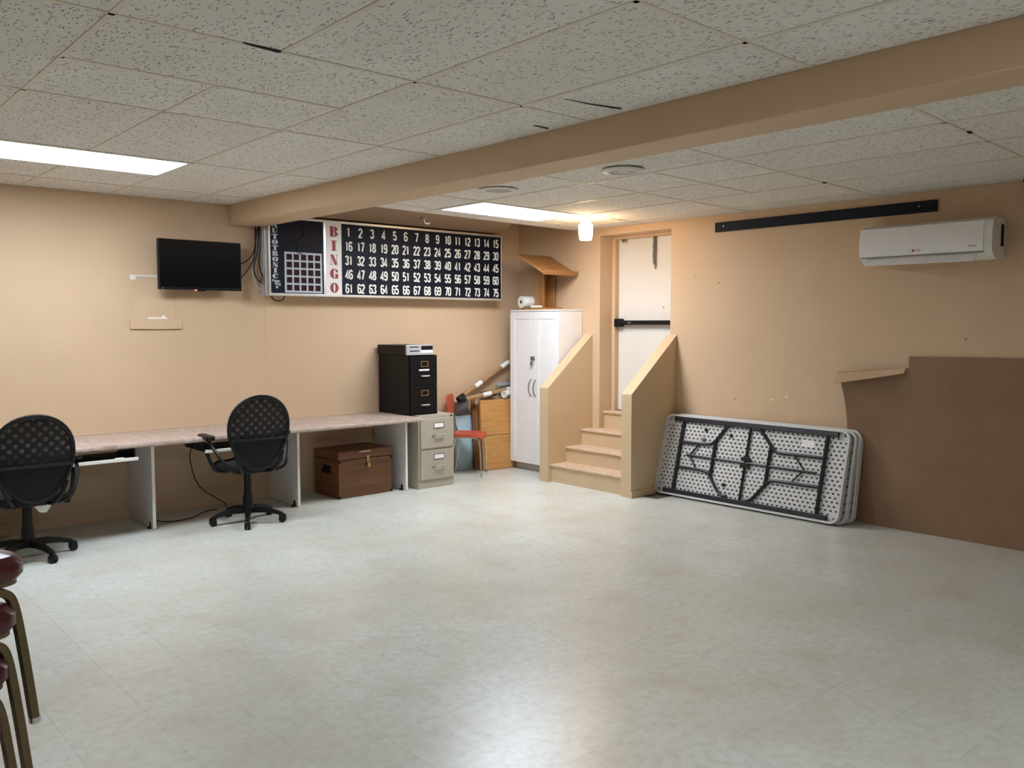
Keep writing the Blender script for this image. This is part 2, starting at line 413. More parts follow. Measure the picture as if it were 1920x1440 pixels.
# right field (slightly skewed cross bars)
RX = [BX1-.02, 3.74, 4.35, 4.96, 5.57, 6.18, XR]
fy = lambda y, x: y+.05*(x-4.35)
YB = dict(z=YA, y=-1.87, x=-.65, a=.57, b=1.77, c=2.99, d=3.57, e=4.14, g=5.27, h=5.88, i=6.13)
def rtile(xa, xb, ya, yb):
    ye = lambda yy, x: max(YA, fy(YB[yy], x)) if yy != 'i' else 6.10+.08*(x-3.9)
    tile([(xa, ye(ya, xa)), (xb, ye(ya, xb)), (xb, ye(yb, xb)), (xa, ye(yb, xa))], ZR)
for k in range(6):
    xa, xb = RX[k], RX[k+1]
    seq = ['z', 'y', 'x', 'a', 'b', 'c', 'e', 'g', 'h', 'i']
    if k in (2, 3): seq = ['z', 'y', 'x', 'a', 'b', 'c', 'd', 'e', 'g', 'h', 'i']
    for p, q in zip(seq[:-1], seq[1:]):
        if k in (2, 3) and p == 'g': continue
        rtile(xa, xb, p, q)
for k in range(1, 6):
    x = RX[k]
    if k == 3:
        bar((x, YA), (x, -1.87), ZR); bar((x, -.65), (x, fy(YB['g'], x)), ZR); bar((x, fy(YB['h'], x)), (x, 6.10+.08*(x-3.9)), ZR)
    else: bar((x, YA), (x, 6.10+.08*(x-3.9)), ZR)
for k in 'yxabcegh': bar((BX1, fy(YB[k], BX1)), (XR, fy(YB[k], XR)), ZR, .02)
bar((4.35, fy(YB['d'], 4.35)), (5.57, fy(YB['d'], 5.57)), ZR, .02)
for pl in ([(4.62, 1.76), (4.68, 1.765), (4.68, 1.785), (4.62, 1.775)], [(5.51, 3.03), (5.57, 3.03), (5.57, 3.055), (5.53, 3.05)]):
    MB().prism(pl, -.003, .0, lambda p, q, a: (p, q, ZR+a)).obj('broken_tile_gap', 'hole', ceil)
# brown soffit beyond the tiles, above the number board
E1 = lambda x: 6.10+.08*(x-3.9)
so = MB().prism([(BX1-.05, E1(BX1)), (5.53, E1(5.53)), (6.05, 7.02), (6.05, YL), (BX1-.05, YL)], 0, .03, lambda p, q, a: (p, q, ZR+.004+a)).obj('trim_2', 'soffit')
struct(so, 'dark brown painted soffit above the number board', 'soffit')
# beam
bm = MB().prism([(3.13, YL+.01), (3.13, YL), (3.235, 3.65), (3.235, YA), (3.49, YA), (3.49, 3.9), (3.43, YL), (3.43, YL+.01)][::-1], 2.42, 2.95, lambda p, q, a: (p, q, a)).obj('trim_1', 'wall', bev=.006)
struct(bm, 'long beige boxed ceiling beam crossing the hall', 'beam')

def troffer(x0, x1, y0, y1, z, label, sk=0):
    t = empty('ceiling_light', ((x0+x1)/2, (y0+y1)/2, z))
    cx, cy = (x0+x1)/2, (y0+y1)/2; hx, hy = (x1-x0)/2, (y1-y0)/2
    f = lambda p, q, a: (p, q+sk*p, a)
    fr = MB(); w_ = .028
    for a in ((-hx, hx, -hy, -hy+w_), (-hx, hx, hy-w_, hy), (-hx, -hx+w_, -hy+w_, hy-w_), (hx-w_, hx, -hy+w_, hy-w_)):
        fr.prism([(a[0], a[2]), (a[1], a[2]), (a[1], a[3]), (a[0], a[3])], -.004, .012, f)
    fr.obj('frame', 'vent', t)
    MB().prism([(-hx+w_, -hy+w_), (hx-w_, -hy+w_), (hx-w_, hy-w_), (-hx+w_, hy-w_)], -.002, .006, f).obj('diffuser', 'tube', t)
    MB().prism([(-hx+.01, -hy+.01), (hx-.01, -hy+.01), (hx-.01, hy-.01), (-hx+.01, hy-.01)], .012, .10, f).obj('housing', 'vent', t)
    tag(t, label, 'ceiling light', 'fluorescent ceiling troffers')
troffer(xk(0), xk(2), Yj(6), Yj(7), ZL, 'long glowing fluorescent ceiling light left of the beam')
troffer(4.37, 5.57, 5.30, 5.91, ZR, 'glowing fluorescent ceiling light in front of the number board', .05)
troffer(xk(0), xk(2), Yj(-4), Yj(-3), ZL, 'added unseen fluorescent ceiling light left of the beam behind the viewpoint')  # out-of-view fixture added to keep the foreground bright

# door -----------------------------------------------------------------
dr = struct(empty('door_1', (6.74, 5.5, LZ)), 'white exit door at the top of the steps', 'door')
D = Matrix.Translation((-6.74, -5.5, -LZ))
box(6.74, 6.785, 5.08, 5.945, LZ+.01, 2.425).tf(D).obj('door_panel', 'doorwhite', dr, bev=.002)
fr = MB(); fr.box(6.68, 6.80, 5.945, 5.99, LZ, 2.455); fr.box(6.68, 6.80, 5.09, 5.945, 2.425, 2.455)
fr.tf(D).obj('door_frame', 'wall', dr, bev=.003)
box(6.70, 6.86, 5.09, 5.945, LZ, LZ+.008).tf(D).obj('threshold', 'steel', dr)
pb = MB(); pb.box(6.665, 6.71, 5.09, 5.90, 1.556, 1.60)
pbo = pb.tf(D).obj('push_bar', 'black', dr, bev=.006)
hd = MB(); hd.box(6.66, 6.74, 5.865, 5.945, 1.535, 1.62); hd.tf(D).obj('latch_head', 'black', dr, bev=.012)
box(6.70, 6.735, 5.83, 5.88, 2.395, 2.42).tf(D).obj('door_stop', 'steel', dr, bev=.003)
def text(name, body, size, mat, parent, loc, rot, sx=1, ext=.0004, off=0, align='CENTER'):
    c = bpy.data.curves.new(name, 'FONT'); c.body = body; c.size = size; c.extrude = ext; c.offset = off; c.align_x = align; c.align_y = 'CENTER'
    o = bpy.data.objects.new(name, c); COL.objects.link(o)
    bpy.context.view_layer.update()
    me = bpy.data.meshes.new_from_object(o.evaluated_get(bpy.context.evaluated_depsgraph_get()))
    bpy.data.objects.remove(o); me.materials.clear(); me.materials.append(M[mat])
    o = bpy.data.objects.new(name, me); COL.objects.link(o); o.parent = parent; o.location = loc; o.rotation_euler = rot; o.scale = (sx, 1, 1); return o
RW = (PI/2, 0, -PI/2)     # text facing -X (on the right wall)
BW = (PI/2, 0, 0)         # text facing -Y (on the back wall)
text('lettering', 'Tbell', .02, 'signgrey', pbo, (6.664-6.74, 5.74-5.5, 1.577-LZ), RW)
# chain hanging on the door
ch = empty('hanging_chain', (6.725, 5.47, 2.10))
for sd in (-.011, .011):
    for i in range(14 if sd < 0 else 12):
        cy = sd+random.uniform(-.003, .003); z = .325-i*.0232
        pts = [(0, .0095*math.cos(t), .0165*math.sin(t)) for t in [2*PI*k/10 for k in range(10)]]
        if i % 2: pts = [(p[1], p[0], p[2]) for p in pts]
        MB().tube([(p[0], p[1]+cy, p[2]+z) for p in pts], .0034, 5, closed=True).obj('chain_link', 'steel', ch, smooth=True)
MB().lathe([(.012, 0), (.017, .01), (.017, .07), (.01, .08)], (0, 0, .255), 10).obj('chain_bundle', 'grey', ch, smooth=True)
tag(ch, 'thin grey metal chain hanging at the top of the white exit door', 'chain')

# staircase -----------------------------------------------------------------
st = empty('staircase', (6.1, 5.55, 0)); SD = Matrix.Translation((-6.1, -5.55, 0))
tag(st, 'beige painted steps between two sloping side walls leading to the exit door', 'staircase')
tz = [.175, .333, .495, .668]; nx = [5.895, 6.105, 6.325, 6.56]
for i in range(4):
    back = nx[i+1]+.03 if i < 3 else 6.86
    box(nx[i]-.0, back, 5.12, 6.09 if i < 3 or True else 6, tz[i]-.024, tz[i]).tf(SD).obj('tread', 'tread', st, bev=.008)
    z0 = 0 if i == 0 else tz[i-1]
    box(nx[i]+.018, nx[i]+.045, 5.12, 6.09, z0, tz[i]-.024).tf(SD).obj('riser', 'stairpaint', st)
box(5.95, 6.86, 5.125, 6.085, 0, .14).tf(SD).obj('carcass', 'joint', st)
for (ya, yb) in ((6.085, 6.205), (5.01, 5.13)):
    f = lambda p, q, a: (p, a, q)
    MB().prism([(5.86, 0), (XR+.001, 0), (XR+.001, 1.465), (5.86, .935)], ya, yb, f).tf(SD).obj('side_wall', 'stairpaint', st, bev=.002)
box(5.86, XR, 4.998, 5.012, 0, .06).tf(SD).obj('base_strip', 'stairpaint', st, bev=.002)

# jar lamp -----------------------------------------------------------------
jl = empty('jar_lamp', (5.72, 5.45, ZR))
MB().lathe([(.03, .002), (.055, 0), (.055, -.02), (.045, -.045), (.04, -.05)], seg=24).obj('lamp_base', 'offwhite', jl, smooth=True)
MB().lathe([(.001, -.052), (.04, -.053), (.060, -.062), (.064, -.078), (.062, -.15), (.054, -.195), (.049, -.202), (.001, -.204)], seg=24).obj('glass_jar', 'bulb', jl, smooth=True)
tag(jl, 'small glowing frosted glass jar lamp on the ceiling near the exit door', 'lamp')
# round ceiling items
rv = empty('round_vent', (4.12, 3.61, ZR))
MB().lathe([(.085, -.004), (.125, -.002), (.135, -.010), (.125, -.018), (.085, -.022), (.082, -.010)], seg=32).obj('outer_ring', 'vent', rv, smooth=True)
MB().lathe([(.001, -.002), (.084, -.002), (.084, -.006), (.001, -.006)], seg=24).obj('throat', 'hole', rv)
for q in (.072, .05):
    MB().tube([(q*math.cos(t), q*math.sin(t), -.014) for t in [2*PI*k/28 for k in range(28)]], .006, 6, closed=True).obj('vane', 'vent', rv, smooth=True)
MB().lathe([(.001, -.016), (.032, -.018), (.034, -.012), (.001, -.008)], seg=20).obj('hub', 'vent', rv, smooth=True)
MB().box(-.084, .084, -.004, .004, -.016, -.010).obj('crossbar', 'vent', rv)
tag(rv, 'round off-white air vent with open slots in the ceiling right of the beam', 'vent')
sp = empty('ceiling_speaker', (4.06, 4.73, ZR))
MB().lathe([(.13, -.001), (.142, -.004), (.142, -.010), (.13, -.012)], seg=32).obj('rim', 'vent', sp, smooth=True)
MB().lathe([(.001, -.016), (.07, -.014), (.13, -.009), (.13, -.003), (.001, -.003)], seg=32).obj('grille', 'putty', sp, smooth=True)
tag(sp, 'round grey speaker grille in the ceiling near the lit troffer', 'speaker')
hk = empty('ceiling_hook', (4.72, 6.4, ZR))
MB().box(-.03, .03, -.015, .015, -.012, .003).obj('plate', 'steel', hk, bev=.002)
MB().tube(bez([(0, 0, -.01), (.01, 0, -.045), (.05, 0, -.05), (.06, 0, -.03)]), .006, 6).obj('hook', 'steel', hk, smooth=True)
tag(hk, 'small steel hook under the brown soffit above the number board', 'hook')
hk.location = (4.62, 6.42, ZR)

# ------------------------------------------------------------ number board
nb = empty('bingo_board', (3.41, YL, 1.815)); NB = Matrix.Translation((-3.41, -YL, -1.815))
x0, x1, z0, z1, yf = 3.41, 6.095, 1.815, 2.515, 7.05
box(x0+.004, x1-.004, yf+.012, YL-.002, z0+.004, z1-.004).tf(NB).obj('cabinet', 'alu', nb)
fw = .024
for nm, a in (('frame_rail', (x0, x1, z0, z0+fw)), ('frame_rail', (x0, x1, z1-fw, z1)), ('frame_stile', (x0, x0+.018, z0+fw, z1-fw)), ('frame_stile', (x1-.014, x1, z0+fw, z1-fw))):
    box(a[0], a[1], yf-.006, yf+.03, a[2], a[3]).tf(NB).obj(nm, 'alu', nb, bev=.004)
for i in range(4):
    y = yf+.045+i*.034
    MB().box(x0-.012, x0+.006, y, y+.02, z0, z1).tf(NB).obj('side_rib', 'alu', nb, bev=.005)
lp = box(x0+.018, 3.945, yf, yf+.012, z0+fw, z1-fw).tf(NB).obj('left_panel', 'signbg', nb)
box(3.945, 3.972, yf-.005, yf+.012, z0+fw, z1-fw).tf(NB).obj('divider', 'alu', nb, bev=.004)
bp = box(3.972, 4.135, yf, yf+.012, z0+fw, z1-fw).tf(NB).obj('letter_panel', 'offwhite', nb)
npn = box(4.135, x1-.014, yf, yf+.012, z0+fw, z1-fw).tf(NB).obj('number_panel', 'signbg', nb)
def NBp(x, y, z): return (x-3.41, y-YL, z-1.815)
# condensed digits as ribbons
def ribbon(mb, pts, w, sx, sz, ox, oz, y, closed=False):
    P = [Vector((p[0]*sx, p[1]*sz)) for p in pts]; n = len(P); L = []; R = []
    for i in range(n):
        a = P[i-1] if (i or closed) else P[0]; b = P[i]; c = P[(i+1) % n] if (i < n-1 or closed) else P[-1]
        t1 = (b-a); t2 = (c-b)
        if t1.length < 1e-9: t1 = t2
        if t2.length < 1e-9: t2 = t1
        t1 = t1.normalized(); t2 = t2.normalized()
        n1 = Vector((-t1.y, t1.x)); n2 = Vector((-t2.y, t2.x)); mm = (n1+n2)
        mm = mm.normalized() if mm.length > .3 else n1
        k = min(1.6, 1/max(.5, mm.dot(n1)))
        L.append(b+mm*w/2*k); R.append(b-mm*w/2*k)
    vs = [(ox+p.x, y, oz+p.y) for p in L+R]
    fs = [(i, (i+1) % n, n+(i+1) % n, n+i) for i in range(n if closed else n-1)]
    mb.add(vs, fs)
def arc(cx, cy, rx, ry, a0, a1, n=8): return [(cx+rx*math.cos(math.radians(a0+(a1-a0)*k/n)), cy+ry*math.sin(math.radians(a0+(a1-a0)*k/n))) for k in range(n+1)]
# unit cell: width 1 (x 0.15..0.85), height 1
DG = {
 '0': [(arc(.5, .76, .35, .18, 0, 180)+arc(.5, .24, .35, .18, 180, 360), True)],
 '1': [([(.55, .06), (.55, .94)], False), ([(.25, .80), (.45, .84), (.55, .93)], False)],
 '2': [(arc(.5, .74, .35, .20, 175, 0)+[(.83, .62), (.18, .12), (.18, .06), (.86, .06)], False)],
 '3': [(arc(.5, .76, .33, .18, 170, -60)+[(.55, .53)], False), ([(.5, .53), (.62, .52)]+arc(.5, .27, .35, .21, 55, -170), False)],
 '4': [([(.68, .04), (.68, .94), (.14, .30), (.14, .26), (.92, .26)], False)],
 '5': [([(.82, .93), (.22, .93), (.20, .54)]+arc(.5, .36, .33, .22, 120, 0, 5)+arc(.5, .25, .33, .19, 0, -170, 6), False)],
 '6': [(arc(.5, .76, .35, .18, 10, 180)+arc(.5, .25, .35, .19, 180, 360)+arc(.5, .38, .35, .17, 0, 165), False)],
 '7': [([(.14, .93), (.84, .93), (.84, .86), (.42, .04)], False)],
 '8': [(arc(.5, .75, .32, .18, 0, 360, 14)[:-1], True), (arc(.5, .28, .36, .22, 0, 360, 14)[:-1], True)],
 '9': [(arc(.5, .24, .35, .18, 190, 360)+arc(.5, .75, .35, .19, 0, 180)+arc(.5, .62, .35, .17, 180, 345), False)],
}
cw = (x1-.014-4.135-.02)/15; rows = [2.375, 2.258, 2.128, 2.001, 1.878]
rows = [2.418, 2.288, 2.158, 2.028, 1.898]
for n_ in range(1, 76):
    rr, cc = divmod(n_-1, 15); cx = 4.135+.012+cw*(cc+.5); cz = rows[rr]
    dh = .088; dw = .040 if n_ > 9 else .044
    mb = MB(); sN = str(n_); tot = dw*len(sN)
    for i, chh in enumerate(sN):
        for pts, cl in DG[chh]:
            ribbon(mb, pts, .0140, dw, dh, cx-tot/2+i*dw-3.41, cz-dh/2-1.815, yf-.0006-YL, cl)
    mb.obj('number', 'signlight', npn)
    bpy.context.view_layer
# parent offset: panel objects share the board frame, so numbers use board-local coordinates
# fat-face letters: list of ('f'|'h', polygon) in unit box
def ell(cx, cy, rx, ry, n=20, a0=0, a1=360):
    return [(cx+rx*math.cos(math.radians(a0+(a1-a0)*k/n)), cy+ry*math.sin(math.radians(a0+(a1-a0)*k/n))) for k in range(n if a1-a0 == 360 else n+1)]
R4 = lambda a, b, c, e: [(a, c), (b, c), (b, e), (a, e)]
LT = {
 'I': [('f', R4(.3, .7, 0, 1)), ('f', R4(.12, .88, 0, .05)), ('f', R4(.12, .88, .95, 1))],
 'T': [('f', R4(.3, .7, 0, 1)), ('f', R4(.15, .85, 0, .05)), ('f', R4(0, 1, .93, 1)), ('f', [(0, .95), (0, .68), (.05, .68), (.22, .95)]), ('f', [(1, .95), (.78, .95), (.95, .68), (1, .68)])],
 'O': [('f', ell(.5, .5, .5, .5)), ('h', ell(.5, .5, .10, .43))],
 'B': [('f', R4(.08, .5, 0, 1)), ('f', R4(0, .55, 0, .05)), ('f', R4(0, .55, .95, 1)), ('f', ell(.5, .745, .46, .255, 12, -90, 90)), ('f', ell(.5, .265, .5, .265, 12, -90, 90)), ('h', R4(.48, .58, .58, .93)), ('h', R4(.48, .6, .07, .49))],
 'N': [('f', R4(.14, .2, 0, 1)), ('f', R4(.8, .86, 0, 1)), ('f', [(.04, 1), (.44, 1), (.86, .14), (.86, 0), (.56, 0), (.14, .84)]), ('f', R4(0, .34, 0, .05)), ('f', R4(.66, 1, .95, 1))],
 'G': [('f', ell(.5, .5, .5, .5)), ('h', ell(.56, .5, .12, .44)), ('h', [(.6, .62), (1.05, .62), (1.05, .45), (.6, .45)]), ('f', R4(.62, .95, .02, .45)), ('f', R4(.5, 1, .42, .47)), ('f', R4(.88, .93, .62, .95))],
 'C': [('f', ell(.5, .5, .5, .5)), ('h', ell(.58, .5, .13, .44)), ('h', [(.62, .70), (1.05, .70), (1.05, .25), (.62, .25)]), ('f', R4(.88, .93, .66, .95))],
 'U': [('f', R4(.12, .46, .3, 1)), ('f', R4(0, .56, .95, 1)), ('f', R4(.68, 1, .95, 1)), ('f', R4(.8, .86, .3, 1)), ('f', ell(.49, .32, .37, .32, 12, 180, 360)), ('h', [(.46, .31), (.80, .31), (.76, .14), (.62, .06), (.50, .10)])],
 'R': [('f', R4(.08, .46, 0, 1)), ('f', R4(0, .55, 0, .05)), ('f', R4(0, .5, .95, 1)), ('f', ell(.46, .735, .44, .265, 12, -90, 90)), ('h', R4(.46, .56, .54, .93)), ('f', [(.52, .5), (.84, .44), (.9, .1), (1, .06), (1, 0), (.6, 0), (.56, .4)])],
 'A': [('f', [(.08, 0), (.14, 0), (.5, .86), (.44, 1)]), ('f', [(.42, 1), (.56, 1), (.98, 0), (.58, 0), (.46, .74)]), ('f', R4(.2, .65, .28, .33)), ('f', R4(0, .26, 0, .05)), ('f', R4(.5, 1, 0, .05))],
}
def fat(chh, cx, cz, wd, ht, y, mf, mh, parent):
    mb = MB(); 
    for i, (k, pl) in enumerate(LT[chh]):
        yy = y-(.0004+.0001*i)
        P3 = [(cx-wd/2+p*wd-3.41, yy-YL, cz-ht/2+q*ht-1.815) for p, q in pl]
        mb.add(P3, [tuple(range(len(P3)))], 0 if k == 'f' else 1)
    return mb.obj('letter', [mf, mh], parent)
for c_, z in zip('BINGO', (2.413, 2.286, 2.157, 2.030, 1.900)): fat(c_, 4.055, z, .088, .094, yf, 'signred', 'offwhite', bp)
zz = 2.432
for c_ in 'AUTOTRONIC':
    fat(c_, 3.473, zz, .058, .042, yf, 'signgrey', 'signbg', lp); zz -= .0494
text('lettering', 'Bingo', .031, 'signgrey', lp, NBp(3.477, yf-.0006, 1.946), BW, 1.05, off=.0012)
text('lettering', 'King', .031, 'signgrey', lp, NBp(3.492, yf-.0006, 1.921), BW, 1.0, off=.0012)
MB().prism(ell(0, 0, .012, .012, 16), 0, .0005, lambda p, q, a: NBp(3.485+p, yf-.001+a, 1.892+q)).obj('emblem', 'signgrey', lp)
text('lettering', 'K', .015, 'signbg', lp, NBp(3.485, yf-.0013, 1.892), BW)
gx0, gx1, gz0, gz1 = 3.560, 3.930, 1.846, 2.205
gp = MB().prism([(gx0, gz0), (gx1, gz0), (gx1, gz1), (gx0, gz1)], 0, .0015, lambda p, q, a: NBp(p, yf-.0015+a, q)).obj('card_grid', 'signgrey', nb)
pw = (gx1-gx0-.02)/5; ph = (gz1-gz0-.02)/5
for i in range(5):
    for j in range(5):
        cx = gx0+.010+pw*(i+.5); cz = gz0+.010+ph*(j+.5); a = .0255
        MB().prism([(cx-a, cz-a), (cx+a, cz-a), (cx+a, cz+a), (cx-a, cz+a)], 0, .003, lambda p, q, b: NBp(p, yf-.004+b, q)).obj('grid_cell', 'maroon', gp)
MB().prism([(3.66, 2.25), (3.88, 2.25), (3.88, 2.46), (3.66, 2.46)], 0, .0015, lambda p, q, a: NBp(p, yf-.0012+a, q)).obj('display_window', 'windowdark', nb)
tag(nb, 'wide black bingo number board in an aluminium frame on the back wall', 'bingo board')
# cables around it
def cable(pts, rad, mat, label, group=None):
    o = MB().tube(bez(pts), rad, 6).obj('cable', mat, smooth=True); tag(o, label, 'cable', group); return o
cable([(3.36, 7.19, 2.42), (3.34, 7.16, 2.2), (3.29, 7.14, 2.08), (3.20, 7.14, 1.97), (3.16, 7.16, 1.965)], .006, 'cable', 'lower black cable running from the television to the number board')
cable([(3.37, 7.19, 2.40), (3.33, 7.15, 2.22), (3.26, 7.14, 2.12), (3.16, 7.16, 2.065)], .006, 'cable', 'upper black cable running from the television to the number board')
cable([(3.38, 7.17, 2.42), (3.345, 7.13, 2.2), (3.31, 7.13, 2.05), (3.34, 7.13, 1.96), (3.385, 7.13, 1.925)], .007, 'cable', 'black cable looping into the lower left side of the number board')
cable([(3.385, 7.16, 2.42), (3.37, 7.12, 2.25), (3.355, 7.12, 2.1), (3.385, 7.12, 1.98)], .006, 'cable', 'short black cable hanging closest to the number board side')
cable([(3.375, 7.17, 2.38), (3.34, 7.15, 2.15), (3.31, 7.15, 2.02), (3.34, 7.15, 1.90), (3.385, 7.13, 1.875)], .005, 'wcable', 'white cable hanging beside the left end of the number board')
cable([(3.46, 7.12, 1.82), (3.48, 7.11, 1.785), (3.52, 7.10, 1.772), (3.57, 7.11, 1.785), (3.59, 7.12, 1.82)], .006, 'cable', 'black cable loop sagging below the number board')
cable([(3.69, 7.045, 2.49), (3.76, 7.04, 2.42), (3.74, 7.04, 2.33), (3.65, 7.04, 2.28), (3.70, 7.04, 2.27), (3.69, 7.04, 2.21), (3.73, 7.04, 2.19)], .0035, 'cable', 'thin dark tube drawn as a cable reflection on the front of the number board')  # models a cable's reflection in the dark panel as a thin tube
pr = MB().prism(rrect(-.016, .016, -.03, .03, .008), 0, .03, lambda p, q, a: (3.392+p-.01, 7.10+a, 1.95+q)).obj('cable_clamp', 'steel', smooth=True)
tag(pr, 'small grey metal conduit clamp on the left side of the number board', 'clamp')

# ------------------------------------------------------------ television
tv = empty('television', (2.83, YL, 1.85)); T = Matrix.Translation((-2.83, -YL, -1.85))
xa, xb, za, zb = 2.478, 3.178, 1.848, 2.256
tilt = Matrix.Translation((2.83, 7.08, 1.85)) @ Euler((.0, 0, .012)).to_matrix().to_4x4() @ Matrix.Translation((-2.83, -7.08, -1.85))
box(xa, xb, 7.08, 7.12, za, zb).tf(T @ tilt).obj('casing', 'black', tv, bev=.006)
box(xa+.012, xb-.012, 7.0785, 7.081, za+.022, zb-.012).tf(T @ tilt).obj('screen', 'screen', tv)
box(2.6, 3.05, 7.12, 7.15, 1.9, 2.2).tf(T).obj('rear_cover', 'black', tv, bev=.01)
box(2.75, 2.9, 7.15, YL, 1.98, 2.12).tf(T).obj('wall_mount', 'steel', tv)
MB().prism(rrect(-.045, .045, -.009, .003, .004), 0, .012, lambda p, q, a: (2.82+p, 7.074+a, za+q)).tf(T).obj('sensor_bar', 'black', tv)
tag(box(2.765, 2.785, 7.071, 7.075, za-.004, za+.001).tf(T).obj('standby_light', 'led', tv), 'red glowing standby light')
text('lettering', 'LG', .011, 'signgrey', tv, (xa+.03-2.83, 7.076-YL, za+.011-1.85), BW)
tag(tv, 'flat black television mounted on the beige back wall', 'television')
pl = MB().prism([(2.287, 1.528), (2.49, 1.526), (2.495, 1.523), (2.50, 1.526), (2.702, 1.527), (2.702, 1.610), (2.287, 1.610)], YL-.018, YL-.001, lambda p, q, a: (p, a, q)).obj('wall_cleat', 'wall', bev=.003)
tag(pl, 'short beige painted wooden cleat on the wall below the television', 'board')

# ------------------------------------------------------------ desk counter
DZ = .70
dk = empty('desk_counter', (3.0, 6.9, 0)); DT = Matrix.Translation((-3.0, -6.9, 0))
prof = [(YL-.001, DZ)]+[(6.485+.0, DZ)]+[(6.465+.02*(1-math.sin(math.radians(t)))-.0, DZ-.02+.02*math.cos(math.radians(t))*1) for t in ()]
prof = [(YL-.001, DZ-.036), (6.475, DZ-.036), (6.462, DZ-.026), (6.460, DZ-.012), (6.466, DZ-.002), (6.478, DZ+.001), (YL-.001, DZ)]
MB().prism(prof, -1.2, 4.62, lambda p, q, a: (a, p, q)).tf(DT).obj('worktop', 'counter', dk, smooth=True)
box(-1.2, 4.60, YL-.014, YL-.001, DZ, DZ+.014).tf(DT).obj('back_strip', 'wall', dk, bev=.002)
for x in (-.2, 1.02, 2.245, 3.455, 4.565):
    pn = box(x-.009, x+.009, 6.655, YL-.015, .006, DZ-.036).tf(DT).obj('leg_panel', 'white', dk, bev=.001)
    box(x-.012, x+.011, 6.652, 6.657, .006, DZ-.036).tf(DT).obj('edge_band', 'offwhite', pn)
    box(x-.03, x-.009, 6.70, 6.74, .0, .012).tf(DT).obj('foot_bracket', 'black', pn)
    box(x-.013, x-.009, 6.705, 6.735, .0, .05).tf(DT).obj('foot_bracket', 'black', pn)
tag(dk, 'long grey-brown laminate desk counter on white leg panels along the back wall', 'desk')
for (xa, xb, lab) in ((1.55, 2.075, 'white keyboard tray under the counter beside the left office chair'), (2.57, 3.1, 'white keyboard tray under the counter behind the right office chair')):
    kt = empty('keyboard_tray', ((xa+xb)/2, 6.7, .6)); K = Matrix.Translation((-(xa+xb)/2, -6.7, -.6))
    box(xa, xb, 6.46, 6.86, .585, .598).tf(K).obj('shelf', 'black', kt)
    box(xa, xb, 6.445, 6.46, .578, .602).tf(K).obj('front_lip', 'offwhite', kt, bev=.003)
    box(xb-.16, xb-.10, 6.447, 6.463, .598, .608).tf(K).obj('latch', 'offwhite', kt, bev=.002)
    for x in (xa+.01, xb-.01): box(x-.006, x+.006, 6.5, 6.9, .598, DZ-.036).tf(K).obj('slide', 'black', kt)
    tag(kt, lab, 'keyboard tray', 'keyboard trays under the counter')
cable([(2.30, 7.0, .008), (2.42, 6.82, .008), (2.6, 6.84, .008), (2.78, 7.0, .008), (3.0, 7.1, .01), (2.78, 7.12, .2), (2.66, 7.0, .45), (2.64, 6.9, .58)], .0045, 'cable', 'thin black cord hanging behind the right office chair and lying along the floor')

# trunk ------------------------------------------------------------------
tk = empty('wooden_trunk', (4.155, 6.92, 0)); tk.rotation_euler = (0, 0, .03)
box(-.285, .285, -.2, .2, .004, .345).obj('trunk_body', 'crate', tk, bev=.004)
box(-.290, .290, -.206, .204, .350, .425).obj('trunk_lid', 'crate', tk, bev=.005)
for x in (-.28, .28):
    for z in (.015, .33): box(x-.012, x+.012, -.204, -.19, z-.012, z+.012).obj('corner_cap', 'black', tk, bev=.002)
lt_ = box(.005, .035, -.212, -.205, .30, .37).obj('hasp', 'brass', tk, bev=.002)
box(.004, .036, -.228, -.212, .262, .300).obj('padlock_body', 'brass', lt_, bev=.003)
MB().tube([(.010, -.22, .298), (.010, -.22, .315), (.015, -.22, .323), (.025, -.22, .323), (.030, -.22, .315), (.030, -.22, .298)], .0025, 6).obj('shackle', 'chrome', lt_, smooth=True)
box(-.07, .05, -.209, -.205, .405, .412).obj('name_strip', 'offwhite', tk)
hp = box(-.290, -.284, -.06, .06, .22, .29).obj('handle_plate', 'black', tk, bev=.003)
MB().tube([(-.288, -.045, .275), (-.305, -.045, .24), (-.308, -.04, .225), (-.308, .04, .225), (-.305, .045, .24), (-.288, .045, .275)], .006, 8).obj('pull_ring', 'black', hp, smooth=True)
tag(tk, 'stained brown wooden trunk with a brass padlock under the counter', 'trunk')

# filing cabinets ---------------------------------------------------------
gc = empty('filing_cabinet', (4.885, 6.89, 0))
W2 = .21
box(-W2, W2, -.275, .29, 0, .70).obj('shell', 'putty', gc, bev=.004)
for i, (z0_, z1_) in enumerate(((.385, .665), (.085, .365))):
    dw_ = box(-W2+.018, W2-.018, -.29, -.27, z0_, z1_).obj('drawer', 'putty', gc, bev=.003)
    cz = z1_-.065
    ho = MB()
    for a in ((-.06+.02, .06+.02, cz+.022, cz+.027), (-.04, .08, cz-.027, cz-.022), (-.04, -.035, cz-.022, cz+.022), (.075, .08, cz-.022, cz+.022)):
        ho.box(a[0], a[1], -.295, -.289, a[2], a[3])
    hob = ho.obj('label_holder', 'steel', dw_)
    box(-.034, .074, -.2925, -.290, cz-.021, cz+.021).obj('card', 'paper', dw_)
    hz = z0_+.115
    MB().tube([(-.03, -.290, hz+.012), (-.03, -.318, hz+.010), (.07, -.318, hz+.010), (.07, -.290, hz+.012)], .007, 6).obj('handle', 'putty', dw_, smooth=True)
    MB().prism([(-.03, hz+.006), (-.022, hz-.03), (.062, hz-.03), (.07, hz+.006)], -.293, -.288, lambda p, q, a: (p, a, q)).obj('handle_plate', 'putty', dw_, bev=.002)
    MB().lathe([(.008, -.296), (.008, -.288)], (-.052, 0, hz), 12, 'y').obj('lock', 'steel', dw_)
